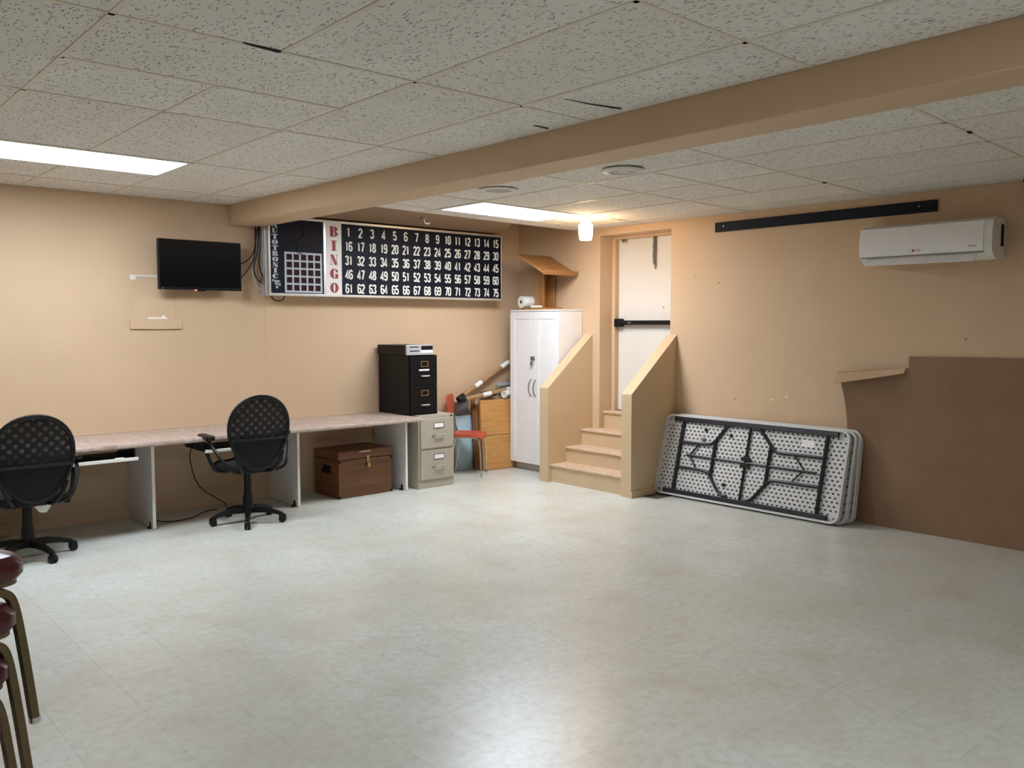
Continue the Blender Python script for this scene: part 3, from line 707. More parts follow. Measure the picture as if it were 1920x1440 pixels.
MB().lathe([(.009, -.282), (.009, -.27)], (W2-.03, 0, .682), 12, 'y').obj('lock', 'black', gc)
tag(gc, 'putty grey two-drawer steel filing cabinet at the end of the counter', 'filing cabinet')
bc = empty('filing_cabinet', (4.785, 6.915, DZ+.002))
box(-.165, .170, -.225, .285, 0, .568).obj('shell', 'blacksteel', bc, bev=.003)
for i, (z0_, z1_) in enumerate(((.285, .555), (.02, .278))):
    dw_ = box(-.150, .155, -.238, -.224, z0_, z1_).obj('drawer', 'blacksteel', bc, bev=.003)
    cz = z1_-.07; ho = MB()
    for a in ((-.03, .055, cz+.020, cz+.027), (-.03, .055, cz-.027, cz-.020), (-.03, -.022, cz-.02, cz+.02), (.047, .055, cz-.02, cz+.02)): ho.box(a[0], a[1], -.243, -.237, a[2], a[3])
    ho.obj('label_holder', 'brass', dw_)
    hz = cz-.115
    MB().tube([(-.025, -.239, hz), (-.025, -.258, hz), (.055, -.258, hz), (.055, -.239, hz)], .007, 8).obj('handle', 'silver', dw_, smooth=True)
    if i == 0: tag(box(-.05, .065, -.2405, -.238, cz-.065, cz-.050).obj('paper_strip', 'paper', dw_), 'white paper strip')
MB().lathe([(.009, -.243), (.009, -.224)], (.153, 0, .27), 12, 'y').obj('lock', 'chrome', bc)
tag(bc, 'black two-drawer steel filing cabinet standing on the counter end', 'filing cabinet')
cp = empty('desktop_computer', (4.745, 6.92, DZ+.572))
box(-.15, .148, -.225, .26, 0, .095).obj('case', 'blacksteel', cp, bev=.004)
fb = box(-.155, .150, -.250, -.224, 0, .098).obj('front_bezel', 'silver', cp, bev=.008)
box(.01, .145, -.253, -.249, .05, .088).obj('drive_cover', 'black', fb, bev=.002)
box(.005, .145, -.252, -.249, .022, .045).obj('drive_flap', 'offwhite', fb, bev=.002)
for z in (.04, .078): box(-.12, -.02, -.2525, -.249, z-.004, z+.004).obj('drive_slot', 'black', fb)
MB().lathe([(.006, -.253), (.006, -.249)], (-.01, 0, .04), 10, 'y').obj('power_button', 'steel', fb)
tag(cp, 'silver-fronted black desktop computer lying on the black filing cabinet', 'computer')

# red chair, boards, tubes --------------------------------------------------
rc = empty('red_chair', (5.547, 6.943, 0), math.radians(-50)); rc.scale = (.76, .76, 1)
# chair faces +x locally
mb = MB(); n = 10
top = []; 
sh = rrect(-.22, .22, -.215, .215, .07, 5)
def seatz(x, y): return .425+.018*(abs(y)/.2)**2-.015*math.exp(-((x)/.12)**2)-(.02*max(0, (x-.12)/.1)**2)
vs = [(p, q, seatz(p, q)) for p, q in sh]+[(p*.55, q*.55, seatz(p*.55, q*.55)) for p, q in sh]+[(p, q, seatz(p, q)-.028) for p, q in sh]
N = len(sh)
fs = [(i, (i+1) % N, N+(i+1) % N, N+i) for i in range(N)]+[tuple(range(N, 2*N))]+[(i, 2*N+i, 2*N+(i+1) % N, (i+1) % N) for i in range(N)]+[tuple(range(3*N-1, 2*N-1, -1))]
MB().add(vs, fs).obj('seat', 'redplastic', rc, smooth=True)
bk = rrect(-.21, .21, .62, .835, .05, 5)
f1 = lambda y, z, o_: (-.235-.12*(z-.5)+.25*y*y*1.2+o_, y, z)
vs = [f1(y, z, 0) for y, z in bk]+[f1(y, z, -.014) for y, z in bk]; N = len(bk)
MB().add(vs, [tuple(range(N)), tuple(range(2*N-1, N-1, -1))]+[(i, (i+1) % N, N+(i+1) % N, N+i) for i in range(N)]).obj('backrest', 'redplastic', rc, smooth=True)
for sy in (-1, 1):
    MB().tube(bez([(.21, sy*.205, 0), (.17, sy*.19, .39), (.10, sy*.18, .408), (-.12, sy*.18, .408), (-.21, sy*.19, .45), (-.25, sy*.17, .66)]), .011, 8).obj('front_leg', 'chrome', rc, smooth=True)
    MB().tube([(-.24, sy*.205, 0), (-.15, sy*.185, .40)], .011, 8).obj('rear_leg', 'chrome', rc, smooth=True)
    MB().lathe([(.013, 0), (.014, .02), (.012, .03)], (.21, sy*.205, 0), 10).obj('foot_cap', 'chrome', rc, smooth=True)
MB().tube([(.13, -.18, .395), (.13, .18, .395)], .009, 8).obj('cross_rail', 'chrome', rc, smooth=True)
tag(rc, 'orange-red plastic chair with chrome legs beside the grey filing cabinet', 'chair')
bl = box(-.115, .115, -.007, .007, 0, .59).obj('blue_board', 'bluefoam', bev=.004)
bl.location = (5.685, 7.203, .002); bl.rotation_euler = (-.008, 0, .0); tag(bl, 'pale blue rectangular board leaning behind the orange-red chair', 'board')
pnl = empty('pine_panel', (5.99, 7.0, 0)); pnl.rotation_euler = (-.06, 0, -.10)
box(-.205, .215, -.014, .014, .375, .755).obj('plank', 'pine', pnl, bev=.003)
box(-.195, .215, -.014, .014, .003, .370).obj('plank', 'pine', pnl, bev=.003)
box(-.205, -.170, .014, .034, .05, .72).obj('batten', 'pinedark', pnl, bev=.003)
box(.16, .195, .014, .034, .05, .72).obj('batten', 'pinedark', pnl, bev=.003)
for x, z in ((-.15, .02), (-.09, .015), (.03, .02), (.19, .02), (-.02, .74), (-.17, .44)):
    MB().lathe([(.006, -.016), (.006, -.013)], (x, 0, z+.012), 8, 'y').obj('knot', 'pinedark', pnl)
tag(pnl, 'golden pine panel of two wide planks leaning by the white cabinet', 'wood panel')
for i, (x, mat, lab, hh) in enumerate(((5.785, 'pinedark', 'narrow dark brown board leaning left of the pine panel', .76), (5.828, 'pine', 'narrow pine board squeezed against the edge of the pine panel', .70))):
    b_ = box(-.022, .022, -.010, .010, 0, hh).obj('narrow_board', mat, bev=.003); b_.location = (x, 7.10, .003); b_.rotation_euler = (-.10, 0, -.05); tag(b_, lab, 'board')
gb = box(-.09, .09, -.012, .012, 0, .14).obj('grey_box', 'grey', bev=.006); gb.location = (5.66, 7.203, .597)
gb2 = None
gb.scale = (1, 1, 1); tag(gb, 'dark grey box end behind the chair under the cardboard tubes', 'box')
def ptube(a, b, rad, label, labs, extra=None):
    a = Vector(a); b = Vector(b); dvec = b-a; L = dvec.length; q = dvec.to_track_quat('Z', 'Y')
    e = empty('cardboard_tube', a); e.rotation_mode = 'QUATERNION'; e.rotation_quaternion = q
    MB().lathe([(rad, 0), (rad, L)], seg=16).obj('tube', 'cardtube', e, smooth=True)
    MB().lathe([(rad*1.12, -.06), (rad*1.2, -.05), (rad*1.2, .025), (rad*1.08, .03)], seg=14).obj('black_end', 'black', e, smooth=True)
    for l0, l1 in labs: MB().lathe([(rad+.0012, L*l0), (rad+.0012, L*l1)], seg=16).obj('paper_label', 'paper', e, smooth=True)
    tag(e, label, 'tube', 'brown cardboard tubes behind the white cabinet'); return e
ptube((5.60, 7.13, .80), (6.40, 7.17, 1.20), .024, 'steeper brown cardboard tube leaning up against the corner wall', ((.24, .35), (.72, .86)))
ptube((5.56, 7.055, .775), (6.38, 7.075, .875), .024, 'lower brown cardboard tube resting almost flat above the pine panel', ((.33, .47), (.74, .9)))
wt = MB().lathe([(.036, 0), (.036, .02), (.034, .02), (.034, .30), (.001, .30)], seg=20)
wto = empty('white_pipe', (6.09, 7.01, .805)); wto.rotation_euler = (PI/2-.15, 0, PI/2+.25)
MB().tube([(0, 0, 0), (0, 0, .3)], .034, 20).obj('pipe', 'offwhite', wto, smooth=True)
MB().tube([(.035*math.cos(t), .035*math.sin(t), 0) for t in [2*PI*k/20 for k in range(20)]], .006, 6, closed=True).obj('rim', 'white', wto, smooth=True)
tag(wto, 'short white plastic pipe end on top of the pine panel', 'pipe')
cl = MB(); 
cl.tube(bez([(5.88, 7.08, .785), (5.93, 7.09, .79), (6.0, 7.1, .79), (6.06, 7.12, .80)]), [.012]*8*3+[.012], 8)
o = MB().lathe([(.01, 0), (.026, .012), (.03, .06), (.03, .20), (.02, .22)], seg=14).obj('black_bottle', 'black', smooth=True); o.location = (5.87, 7.135, .81); o.rotation_euler = (0, PI/2, .05); tag(o, 'black cylinder lying between the tubes and the pine panel', 'tube')
o = MB().lathe([(.01, 0), (.03, .01), (.03, .20), (.02, .22)], seg=14).obj('grey_roll', 'silver', smooth=True); o.location = (6.10, 7.13, .90); o.rotation_euler = (0, PI/2, .05); tag(o, 'pale grey roll lying on the lower cardboard tube', 'roll')

# white cabinet ------------------------------------------------------------
wc = empty('white_cabinet', (6.15, 6.60, 0)); Cc = Matrix.Translation((-6.15, -6.60, 0))
CY0, CY1, CH = 6.235, 6.975, 1.715
box(6.172, XR-.004, CY0, CY1, .085, CH-.018).tf(Cc).obj('carcass', 'white', wc, bev=.001)
box(6.155, XR-.002, CY0-.004, CY1+.004, CH-.016, CH).tf(Cc).obj('top_panel', 'white', wc, bev=.002)
box(6.21, XR-.01, CY0+.01, CY1-.01, 0, .085).tf(Cc).obj('toe_kick', 'putty', wc)
for (ya, yb, hy, lab) in ((6.607, CY1, 6.640, 0), (CY0, 6.603, 6.570, 1)):
    m = MB(); ft = 6.150; zt = CH-.022; zb = .082; sw = .075
    m.box(ft+.006, 6.171, ya, yb, zb, zt)
    dd = m.tf(Cc).obj('door', 'white', wc, bev=.001)
    for a in ((ya, yb, zb, zb+sw), (ya, yb, zt-sw, zt)): box(ft, ft+.007, a[0], a[1], a[2], a[3]).tf(Cc).obj('door_rail', 'white', dd, bev=.0015)
    for a in ((ya, ya+sw, zb+sw, zt-sw), (yb-sw, yb, zb+sw, zt-sw)): box(ft, ft+.007, a[0], a[1], a[2], a[3]).tf(Cc).obj('door_stile', 'white', dd, bev=.0015)
    sg = 1 if lab == 0 else -1
    MB().tube([Cc @ Vector(v) for v in bez([(ft, hy+0*sg, .985), (ft-.022, hy+.010, .95), (ft-.026, hy+.018, .895), (ft-.022, hy+.010, .84), (ft, hy, .805)])] , .005, 8).obj('handle', 'steel', dd, smooth=True)
hs = box(6.138, 6.151, 6.585, 6.645, 1.185, 1.225).tf(Cc).obj('hasp', 'steel', wc, bev=.002)
box(6.118, 6.138, 6.600, 6.628, 1.130, 1.170).tf(Cc).obj('padlock', 'steel', hs, bev=.003)
MB().tube([Cc @ Vector(v) for v in ((6.128, 6.606, 1.168), (6.128, 6.606, 1.195), (6.128, 6.622, 1.195), (6.128, 6.622, 1.168))], .003, 6).obj('shackle', 'chrome', hs, smooth=True)
tag(wc, 'tall white two-door storage cabinet with a padlock beside the steps', 'cabinet')
# lectern on top
le = empty('lectern', (6.34, 6.62, CH)); L_ = Matrix.Translation((-6.34, -6.62, -CH))
box(6.20, 6.46, 6.50, 6.86, CH, CH+.022).tf(L_).obj('base_board', 'oak', le, bev=.002)
for a in ((6.29, 6.305, 6.60, 6.735), (6.44, 6.455, 6.60, 6.735), (6.305, 6.44, 6.70, 6.715)):
    MB().prism([(a[2], CH+.022), (a[3], CH+.022), (a[3], 2.072+.5*(a[3]-6.30)), (a[2], 2.072+.5*(a[2]-6.30))], a[0], a[1], lambda p, q, c: (c, p, q)).tf(L_).obj('post_panel', 'oak', le, bev=.0015)
sl = math.atan2(.20, .40)
Tt = L_ @ Matrix.Translation((6.235, 6.30, 2.07)) @ Euler((sl, 0, 0)).to_matrix().to_4x4()
MB().box(-.235, .235, 0, .45, -.0, .022, T=Tt).obj('slanted_top', 'oak', le, bev=.003)
MB().box(-.235, .235, -.012, .004, -.004, .045, T=Tt).obj('ledge', 'oak', le, bev=.004)
tag(le, 'small oak tabletop lectern with a slanted top on the white cabinet', 'lectern')
pt = empty('paper_roll', (6.20, 6.84, CH+.024+.062)); pt.rotation_euler = (0, 0, -.12)
MB().lathe([(.062, 0), (.062, .14)], seg=28, ax='x').obj('paper', 'paper', pt, smooth=True)
MB().lathe([(.019, -.001), (.019, .02)], seg=16, ax='x').obj('core_hole', 'cardboard', pt)
MB().lathe([(.014, -.002), (.014, .02)], seg=16, ax='x').obj('core_dark', 'hole', pt)
pt.location = (6.19, 6.845, CH+.086)
tag(pt, 'white paper roll lying on the white cabinet beside the lectern', 'paper roll')
wl = box(-.012, .012, -.07, .07, 0, .022).obj('white_box', 'offwhite', bev=.003); wl.location = (6.215, 6.63, CH+.023); wl.rotation_euler = (0, 0, .2); tag(wl, 'small flat white box on the lectern base', 'box')

# ------------------------------------------------------------ right wall things
ba = MB().box(XR-.02, XR-.001, 2.675, 4.59, 2.378, 2.462).obj('wall_batten', 'darknavy', bev=.002); tag(ba, 'long dark navy board screwed high on the right wall', 'board')
for y in (2.80, 4.50): MB().lathe([(.007, XR-.023), (.007, XR-.02)], (0, y, 2.425), 10, 'x').obj('screw', 'steel', ba)
ac = empty('air_conditioner', (XR, 2.7, 2.0)); A = Matrix.Translation((-XR, -2.7, -2.0))
ya, yb = 2.215, 3.135
prof = [(XR-.001, 2.012), (XR-.001, 2.285), (6.33, 2.285), (6.275, 2.262), (6.262, 2.20), (6.258, 2.10), (6.262, 2.052), (6.275, 2.045), (6.285, 2.035), (6.31, 2.01), (6.36, 1.998)]
MB().prism([(p, q) for p, q in prof], ya, yb, lambda p, q, a: (p, a, q)).tf(A).obj('housing', 'offwhite', ac, smooth=False, bev=.004)
fp = [(6.270, 2.262), (6.255, 2.20), (6.251, 2.10), (6.256, 2.062), (6.266, 2.062), (6.268, 2.20), (6.282, 2.264)]
acp = MB().prism(fp, ya+.055, yb+.002, lambda p, q, a: (p, a, q)).tf(A).obj('front_panel', 'white', ac, bev=.002)
MB().box(6.262, 6.272, ya+.05, yb-.01, 2.047, 2.060).tf(A).obj('air_gap', 'grey', ac)
MB().prism([(6.272, 2.040), (6.235, 1.992), (6.241, 1.988), (6.28, 2.035)], ya+.10, yb-.055, lambda p, q, a: (p, a, q)).tf(A).obj('louver', 'white', ac, bev=.001)
for i in range(8): MB().box(6.34, 6.45, ya+.06+i*.1, ya+.066+i*.1, 2.284, 2.289).tf(A).obj('top_grille', 'grey', ac)
text('lettering', 'LG', .026, 'grey', acp, (6.2505-XR, 2.70-2.7, 2.085-2.0), RW)
MB().prism(ell(0, 0, .009, .009, 14), 0, .001, lambda p, q, a: (6.2505-XR+a, .035+p, .085+q)).obj('emblem', 'signred', acp)
text('lettering', 'Inverter', .017, 'grey', acp, (6.2505-XR, 2.335-2.7, 2.093-2.0), RW)
tag(box(XR-.09, XR-.035, ya-.0015, ya, 2.09, 2.24).tf(A).obj('side_sticker', 'maroon', ac), 'dark side sticker')
tag(ac, 'white wall-mounted air conditioner on the right wall', 'air conditioner')
sb = empty('wall_speaker', (6.44, 2.045, 2.462))
MB().box(-.04, .05, -.11, .045, .04, .062).obj('mount_plate', 'black', sb, bev=.004)
MB().tube([(0, -.02, .05), (0, -.04, -.03)], .012, 8).obj('arm', 'black', sb, smooth=True)
MB().box(-.06, .05, -.16, .005, -.11, .01, T=Euler((.25, 0, 0)).to_matrix().to_4x4()).obj('speaker_body', 'black', sb, bev=.01)
tag(sb, 'black speaker on a bracket high on the right wall at the frame edge', 'speaker')
# brown cardboard sheet standing at the wall
outl = [(3.345, 1.190), (2.845, 1.222), (2.84, 1.305), (2.83, 1.318), (1.3, 1.335), (1.3, 0), (3.30, 0), (3.285, .5), (3.285, .85), (3.305, 1.05)]
ys = [1.3, 1.7, 2.1, 2.5, 2.84]; 
mb = MB()
def cx_(y, z):  # sheet bows away from the wall toward its left upper edge
    b = 0
    if y > 2.9: b = .11*((y-2.9)/.4)**1.5*max(0, (z-.35)/.85)
    return 6.481-b-.003*math.sin(y*5)
def topz(y): return 1.318+.017*(2.84-y)/1.54 if y <= 2.84 else 1.232-.05*(y-2.84)/.5
def yright(z): return 3.30 if z < .5 else 3.285+.055*max(0, (z-.75)/.45)**2
gridy = [1.3+1.54*k/8 for k in range(9)]; nz = 14
def sheet(cols_, off):
    vs = []
    for (yy, zt) in cols_:
        for k in range(nz+1):
            z = zt*k/nz; y_ = yy
            if yy > 2.9: y_ = 2.84+(yy-2.84)/.46*(yright(z)-2.84)
            vs.append((cx_(y_, z)+off, y_, z))
    return vs
colsA = [(y, topz(y)) for y in gridy]; colsB = [(2.8401, topz(2.8401))]+[(2.84+.46*k/8, topz(2.84+.46*k/8)) for k in range(1, 9)]
for cs in (colsA, colsB):
    n1 = len(cs)
    for off in (0, .005):
        mb.add(sheet(cs, off), [(i*(nz+1)+k, (i+1)*(nz+1)+k, (i+1)*(nz+1)+k+1, i*(nz+1)+k+1) for i in range(n1-1) for k in range(nz)])
cb = mb.obj('cardboard_sheet', 'cardboard', smooth=True)
tag(cb, 'large brown cardboard sheet with a notched top standing against the right wall', 'cardboard')
# folded flap on the left top
fl = MB()
pa = [(2.86+.47*k/6) for k in range(7)]
vs = []
for y in pa:
    tz_ = topz(y); xx = cx_(y, tz_); t_ = (y-2.86)/.47
    vs += [(xx, y, tz_), (xx-.035-.05*t_, y, tz_-.035-.045*t_), (xx-.030-.05*t_, y, tz_-.040-.045*t_)]
fl.add(vs, [(i*3, i*3+1, i*3+4, i*3+3) for i in range(6)]+[(i*3+1, i*3+2, i*3+5, i*3+4) for i in range(6)])
tag(fl.obj('folded_flap', 'wall', cb), 'lighter folded-over flap')

# ------------------------------------------------------------ folding tables
TL_, TW, TD = 1.80, .74, .045
def make_table():
    """local: x along length (u), z up the width (v), -y is the underside facing the room; y 0..TD depth"""
    t = empty('folding_table')
    o_ = rrect(0, TL_, 0, TW, .075, 6); i_ = rrect(.018, TL_-.018, .018, TW-.018, .060, 6)
    N = len(o_); mb = MB()
    vs = [(p, TD, q) for p, q in o_]+[(p, 0, q) for p, q in o_]+[(p, 0, q) for p, q in i_]+[(p, TD-.012, q) for p, q in i_]
    fs = [tuple(range(N))]
    for i in range(N):
        j = (i+1) % N; fs += [(i, j, N+j, N+i), (N+i, N+j, 2*N+j, 2*N+i), (2*N+i, 2*N+j, 3*N+j, 3*N+i)]
    mb.add(vs, fs).obj('tabletop', 'table', t, smooth=True)
    # dimpled underside
    mb = MB(); x0_, x1_, z0_, z1_ = .018, TL_-.018, .018, TW-.018; y = TD-.016
    nr = 21; ncol = 40; cw_ = (x1_-x0_)/ncol; chh = (z1_-z0_)/nr
    for rI in range(nr):
        sh_ = (rI % 2)*.5
        for cI in range(-1 if sh_ else 0, ncol):
            xa = max(x0_, x0_+(cI+sh_)*cw_); xb = min(x1_, x0_+(cI+sh_+1)*cw_); za = z0_+rI*chh; zb = za+chh
            cx = x0_+(cI+sh_+.5)*cw_; cz = (za+zb)/2
            corner = (xa < .08 or xb > TL_-.08) and (za < .08 or zb > TW-.08)
            if xb-xa < cw_*.99 or corner:
                if corner and (xa < .045 or xb > TL_-.045) and (za < .045 or zb > TW-.045): continue
                mb.add([(xa, y, za), (xb, y, za), (xb, y, zb), (xa, y, zb)], [(0, 1, 2, 3)]); continue
            ring = [(xa, za), (cx, za), (xb, za), (xb, cz), (xb, zb), (cx, zb), (xa, zb), (xa, cz)]
            ang = [225, 270, 315, 0, 45, 90, 135, 180]
            hol = [(cx+.0115*math.cos(math.radians(a)), cz+.0075*math.sin(math.radians(a))) for a in ang]
            vs = [(p, y, q) for p, q in ring]+[(p, y, q) for p, q in hol]+[(p, y+.014, q) for p, q in hol]
            fs = [(i, (i+1) % 8, 8+(i+1) % 8, 8+i) for i in range(8)]
            mb.add(vs, fs, 0)
            mb.add([vs[k] for k in range(8, 24)], [(i, (i+1) % 8, 8+(i+1) % 8, 8+i) for i in range(8)]+[tuple(range(8, 16))], 1)  # pit walls and floors in darker grey: recess shade put into the colour
    ud = mb.obj('dimpled_underside', ['table', 'grey'], t); ud['kind'] = 'stuff'
    Y = .024
    for z, a, b in ((.700, .10, 1.70), (.040, .10, 1.70)):
        box(a, b, -.002, .027, z-.019, z+.019).obj('side_rail', 'frame', t, bev=.004)
    def tb(pts, rad, name='leg_tube', n=5): return MB().tube(bez([(p, Y-.010, q) for p, q in pts], n), rad, 8).obj(name, 'frame', t, smooth=True)
    tb([(.205, .70), (.205, .05)], .0165, 'pivot_bar', 1); tb([(1.61, .70), (1.61, .05)], .0165, 'pivot_bar', 1)
    tb([(.905, .70), (.905, .05)], .011, 'centre_bar', 1)
    tb([(.22, .492), (.40, .496), (.50, .50), (.55, .515), (.60, .57), (.66, .66), (.70, .685), (.77, .70)], .0135)
    tb([(.22, .262), (.40, .264), (.50, .262), (.55, .245), (.60, .19), (.67, .11), (.72, .078), (.77, .075)], .0135)
    tb([(.577, .535), (.577, .228)], .0145, 'leg_brace', 1)
    tb([(.93, .675), (.98, .675), (1.02, .655), (1.10, .575), (1.16, .515), (1.22, .500), (1.40, .502), (1.60, .503)], .0135)
    tb([(.93, .065), (.98, .068), (1.03, .10), (1.11, .205), (1.16, .255), (1.22, .267), (1.40, .268), (1.60, .270)], .0135)
    tb([(1.123, .55), (1.123, .212)], .0145, 'leg_brace', 1)
    tb([(.29, .380), (1.56, .378)], .0095, 'long_strut', 1)
    tb([(.41, .488), (.325, .382)], .0075, 'v_strut', 1); tb([(.325, .382), (.41, .272)], .0065, 'v_strut', 1)
    tb([(1.345, .494), (1.45, .385)], .006, 'v_strut', 1); tb([(1.45, .385), (1.355, .276)], .006, 'v_strut', 1)
    for z in (.412, .352): MB().prism(rrect(.865, .955, z-.016, z+.016, .012), -.004, .02, lambda p, q, a: (p, a, q)).obj('clip', 'black', t, bev=.003)
    tag(box(1.385, 1.50, TD-.0175, TD-.0165, .575, .635).obj('paper_label', 'paper', t), 'white paper label')
    for (p, q) in ((.45, .625), (.716, .598), (.72, .165)): MB().prism([(p-.015, q-.01), (p+.014, q-.014), (p+.016, q+.01), (p-.004, q+.02)], TD-.03, TD-.0165, lambda a, b, c: (a, c, b)).obj('bracket', 'black', t, bev=.002)
    box(.42, .46, TD-.03, TD-.0165, .528, .552).obj('bracket', 'grey', t, bev=.002)
    return t
tb0 = make_table()
LEAN = .285
def place_table(t, x, yl, lean, z, label):
    # local x -> world -Y ; local y (depth) -> world +X ; local z up, leaned toward +X
    Rm = Matrix(((0, math.cos(lean), math.sin(lean), x), (-1, 0, 0, yl), (0, -math.sin(lean), math.cos(lean), z), (0, 0, 0, 1)))
    t.matrix_world = Rm; tag(t, label, 'folding table', 'folding tables leaning against the right wall')
t2 = copy_tree(tb0); t3 = copy_tree(tb0)
place_table(tb0, 6.185, 5.02, .255, .017, 'front grey folding table of the three with its black frame showing')
place_table(t2, 6.245, 4.985, .218, .006, 'middle grey folding table of the leaning row, mostly hidden')
place_table(t3, 6.318, 4.965, .16, .006, 'rearmost grey folding table of the leaning row, nearest the cardboard')

# ------------------------------------------------------------ office chairs
def office_chair():
    c = empty('office_chair')      # faces +Y locally
    for i in range(5):
        a = math.radians(-113+72*i); ux, uy = math.cos(a), math.sin(a)
        pts = [(ux*.03, uy*.03, .098), (ux*.12, uy*.12, .10), (ux*.20, uy*.20, .088), (ux*.275, uy*.275, .068)]
        mb = MB(); vs = []
        for (x, y, z), w_, h_ in zip(pts, (.026, .024, .020, .017), (.022, .020, .016, .013)):
            nxx, nyy = -uy*w_, ux*w_
            vs += [(x+nxx, y+nyy, z-h_), (x-nxx, y-nyy, z-h_), (x-nxx*.8, y-nyy*.8, z+h_), (x+nxx*.8, y+nyy*.8, z+h_)]
        fs = [(k*4+j, k*4+(j+1) % 4, k*4+4+(j+1) % 4, k*4+4+j) for k in range(3) for j in range(4)]+[(0, 1, 2, 3), (15, 14, 13, 12)]
        mb.add(vs, fs)
        sp_ = mb.obj('base_arm', 'black', c, bev=.004)
        cx, cy = ux*.275, uy*.275; pa_ = (-uy, ux)
        for sgn in (-1, 1):
            q = MB().lathe([(.012, -.009), (.026, -.009), (.027, -.004), (.027, .006), (.022, .010), (.010, .010)], seg=16)
            Rz = Matrix.Translation((cx+pa_[0]*sgn*.013, cy+pa_[1]*sgn*.013, .0275)) @ Euler((0, 0, a)).to_matrix().to_4x4() @ Euler((PI/2, 0, 0)).to_matrix().to_4x4()
            q.tf(Rz).obj('caster_wheel', 'black', sp_, smooth=True)
        q = MB().prism(rrect(-.028, .028, .0, .055, .02), -.010, .010, lambda p, q2, a2: (p, a2, q2)); q.tf(Matrix.Translation((cx, cy, .015)) @ Euler((0, 0, a)).to_matrix().to_4x4()); q.obj('caster_hood', 'black', sp_, bev=.004)
    MB().lathe([(.045, .075), (.048, .085), (.046, .12), (.036, .128)], seg=20).obj('hub', 'black', c, smooth=True)
    MB().lathe([(.040, .12), (.038, .19), (.030, .24), (.028, .385)], seg=20).obj('gas_cover', 'black', c, smooth=True)
    MB().lathe([(.018, .385), (.018, .41)], seg=14).obj('gas_rod', 'chrome', c, smooth=True)
    box(-.10, .10, -.14, .13, .405, .435).obj('mechanism', 'black', c, bev=.01)
    # seat
    sh = [(.245*math.cos(t)*(1+.06*math.sin(t)), .235*math.sin(t)) for t in [2*PI*k/28 for k in range(28)]]
    lv = ((.93, .438), (1.0, .452), (1.0, .475), (.90, .492), (.6, .497)); N = 28; vs = []
    for s_, z in lv: vs += [(p*s_, q*s_+.02, z-(.03*max(0, (q*s_-.14)/.1))) for p, q in sh]
    fs = [(l*N+i, l*N+(i+1) % N, (l+1)*N+(i+1) % N, (l+1)*N+i) for l in range(4) for i in range(N)]+[tuple(range(N-1, -1, -1)), tuple(range(4*N, 5*N))]
    MB().add(vs, fs).obj('seat', 'blackfab', c, smooth=True)
    # back: oval frame, curved, slightly reclined
    bz, hh, hw = .735, .28, .230
    def bp_(x, z, o_=0):   # on the back surface
        return (x, -.245-.10*(z-.5)+.35*x*x-.22*(z-bz)**2*0+o_, z)
    oval = []
    for k in range(40):
        t = 2*PI*k/40; zz_ = math.sin(t); xw = hw*math.cos(t)*(1+.17*zz_)
        oval.append((xw, bz+hh*zz_))
    MB().tube([bp_(x, z) for x, z in oval], .016, 8, closed=True).obj('back_frame', 'black', c, smooth=True)
    def surf(sc, zmin, zmax, off, name, mat):
        mb = MB(); nx_, nz_ = 14, 16; vs = []
        for j in range(nz_+1):
            z = zmin+(zmax-zmin)*j/nz_; q = max(-1, min(1, (z-bz)/hh)); hwz = hw*math.sqrt(max(0, 1-q*q))*(1+.17*q)*sc
            for i in range(nx_+1): vs.append(bp_(-hwz+2*hwz*i/nx_, z, off))
        mb.add(vs, [(j*(nx_+1)+i, j*(nx_+1)+i+1, (j+1)*(nx_+1)+i+1, (j+1)*(nx_+1)+i) for j in range(nz_) for i in range(nx_)])
        return mb.obj(name, mat, c, smooth=True)
    surf(.99, bz-hh+.001, bz+hh-.001, -.006, 'mesh_back', 'net')
    surf(.97, bz-hh+.004, bz+hh-.004, .010, 'inner_mesh', 'net2')
    surf(.96, bz-hh+.006, bz-.055, .004, 'lower_pad', 'blackfab')
    MB().tube([bp_(-.215+.43*k/8, bz-.045, -.012) for k in range(9)], .013, 8).obj('lumbar_bar', 'black', c, smooth=True)
    for sx in (-1, 1):
        MB().tube(bez([(sx*.09, -.10, .42), (sx*.12, -.20, .43), (sx*.16, -.25, .50), (sx*.19, -.245, .58)]), .014, 8).obj('back_support', 'black', c, smooth=True)
        MB().tube(bez([(sx*.10, .0, .425), (sx*.25, -.02, .44), (sx*.30, .03, .56), (sx*.305, .11, .675)]), .014, 8).obj('arm_tube', 'black', c, smooth=True)
        MB().tube(bez([(sx*.305, .12, .675), (sx*.305, .0, .672), (sx*.29, -.12, .60), (sx*.22, -.22, .47), (sx*.14, -.20, .43)]), .012, 8).obj('arm_tube', 'black', c, smooth=True)
        q = MB(); pr_ = rrect(-.035, .035, -.12, .13, .034, 5); q.prism(pr_, 0, .036, lambda p, q2, a2: (sx*.305+p, .03+q2, .680+a2)); q.obj('arm_pad', 'black', c, bev=.012, seg=3)
    MB().tube(bez([(.10, .05, .42), (.20, .03, .41), (.245, .02, .40), (.25, .02, .375)]), .005, 6).obj('lever', 'black', c, smooth=True)
    return c
oc = office_chair()
oc2 = copy_tree(oc)
oc.location = (2.895, 6.43, 0); oc.rotation_euler = (0, 0, math.radians(-3))
tag(oc, 'black mesh-back office chair on casters at the middle of the counter', 'office chair', 'black office chairs at the counter')
oc2.location = (1.335, 6.42, 0); oc2.rotation_euler = (0, 0, math.radians(0))
for ch_ in [x for x in bpy.data.objects if x.parent == oc2 and x.name.startswith('base_arm')]: ch_.rotation_euler = (0, 0, math.radians(41))
for ch_ in [x for x in bpy.data.objects if x.parent == oc2 and x.name.split('.')[0] not in ('base_arm', 'hub', 'gas_cover')]: ch_.location = (0, 0, -.04)
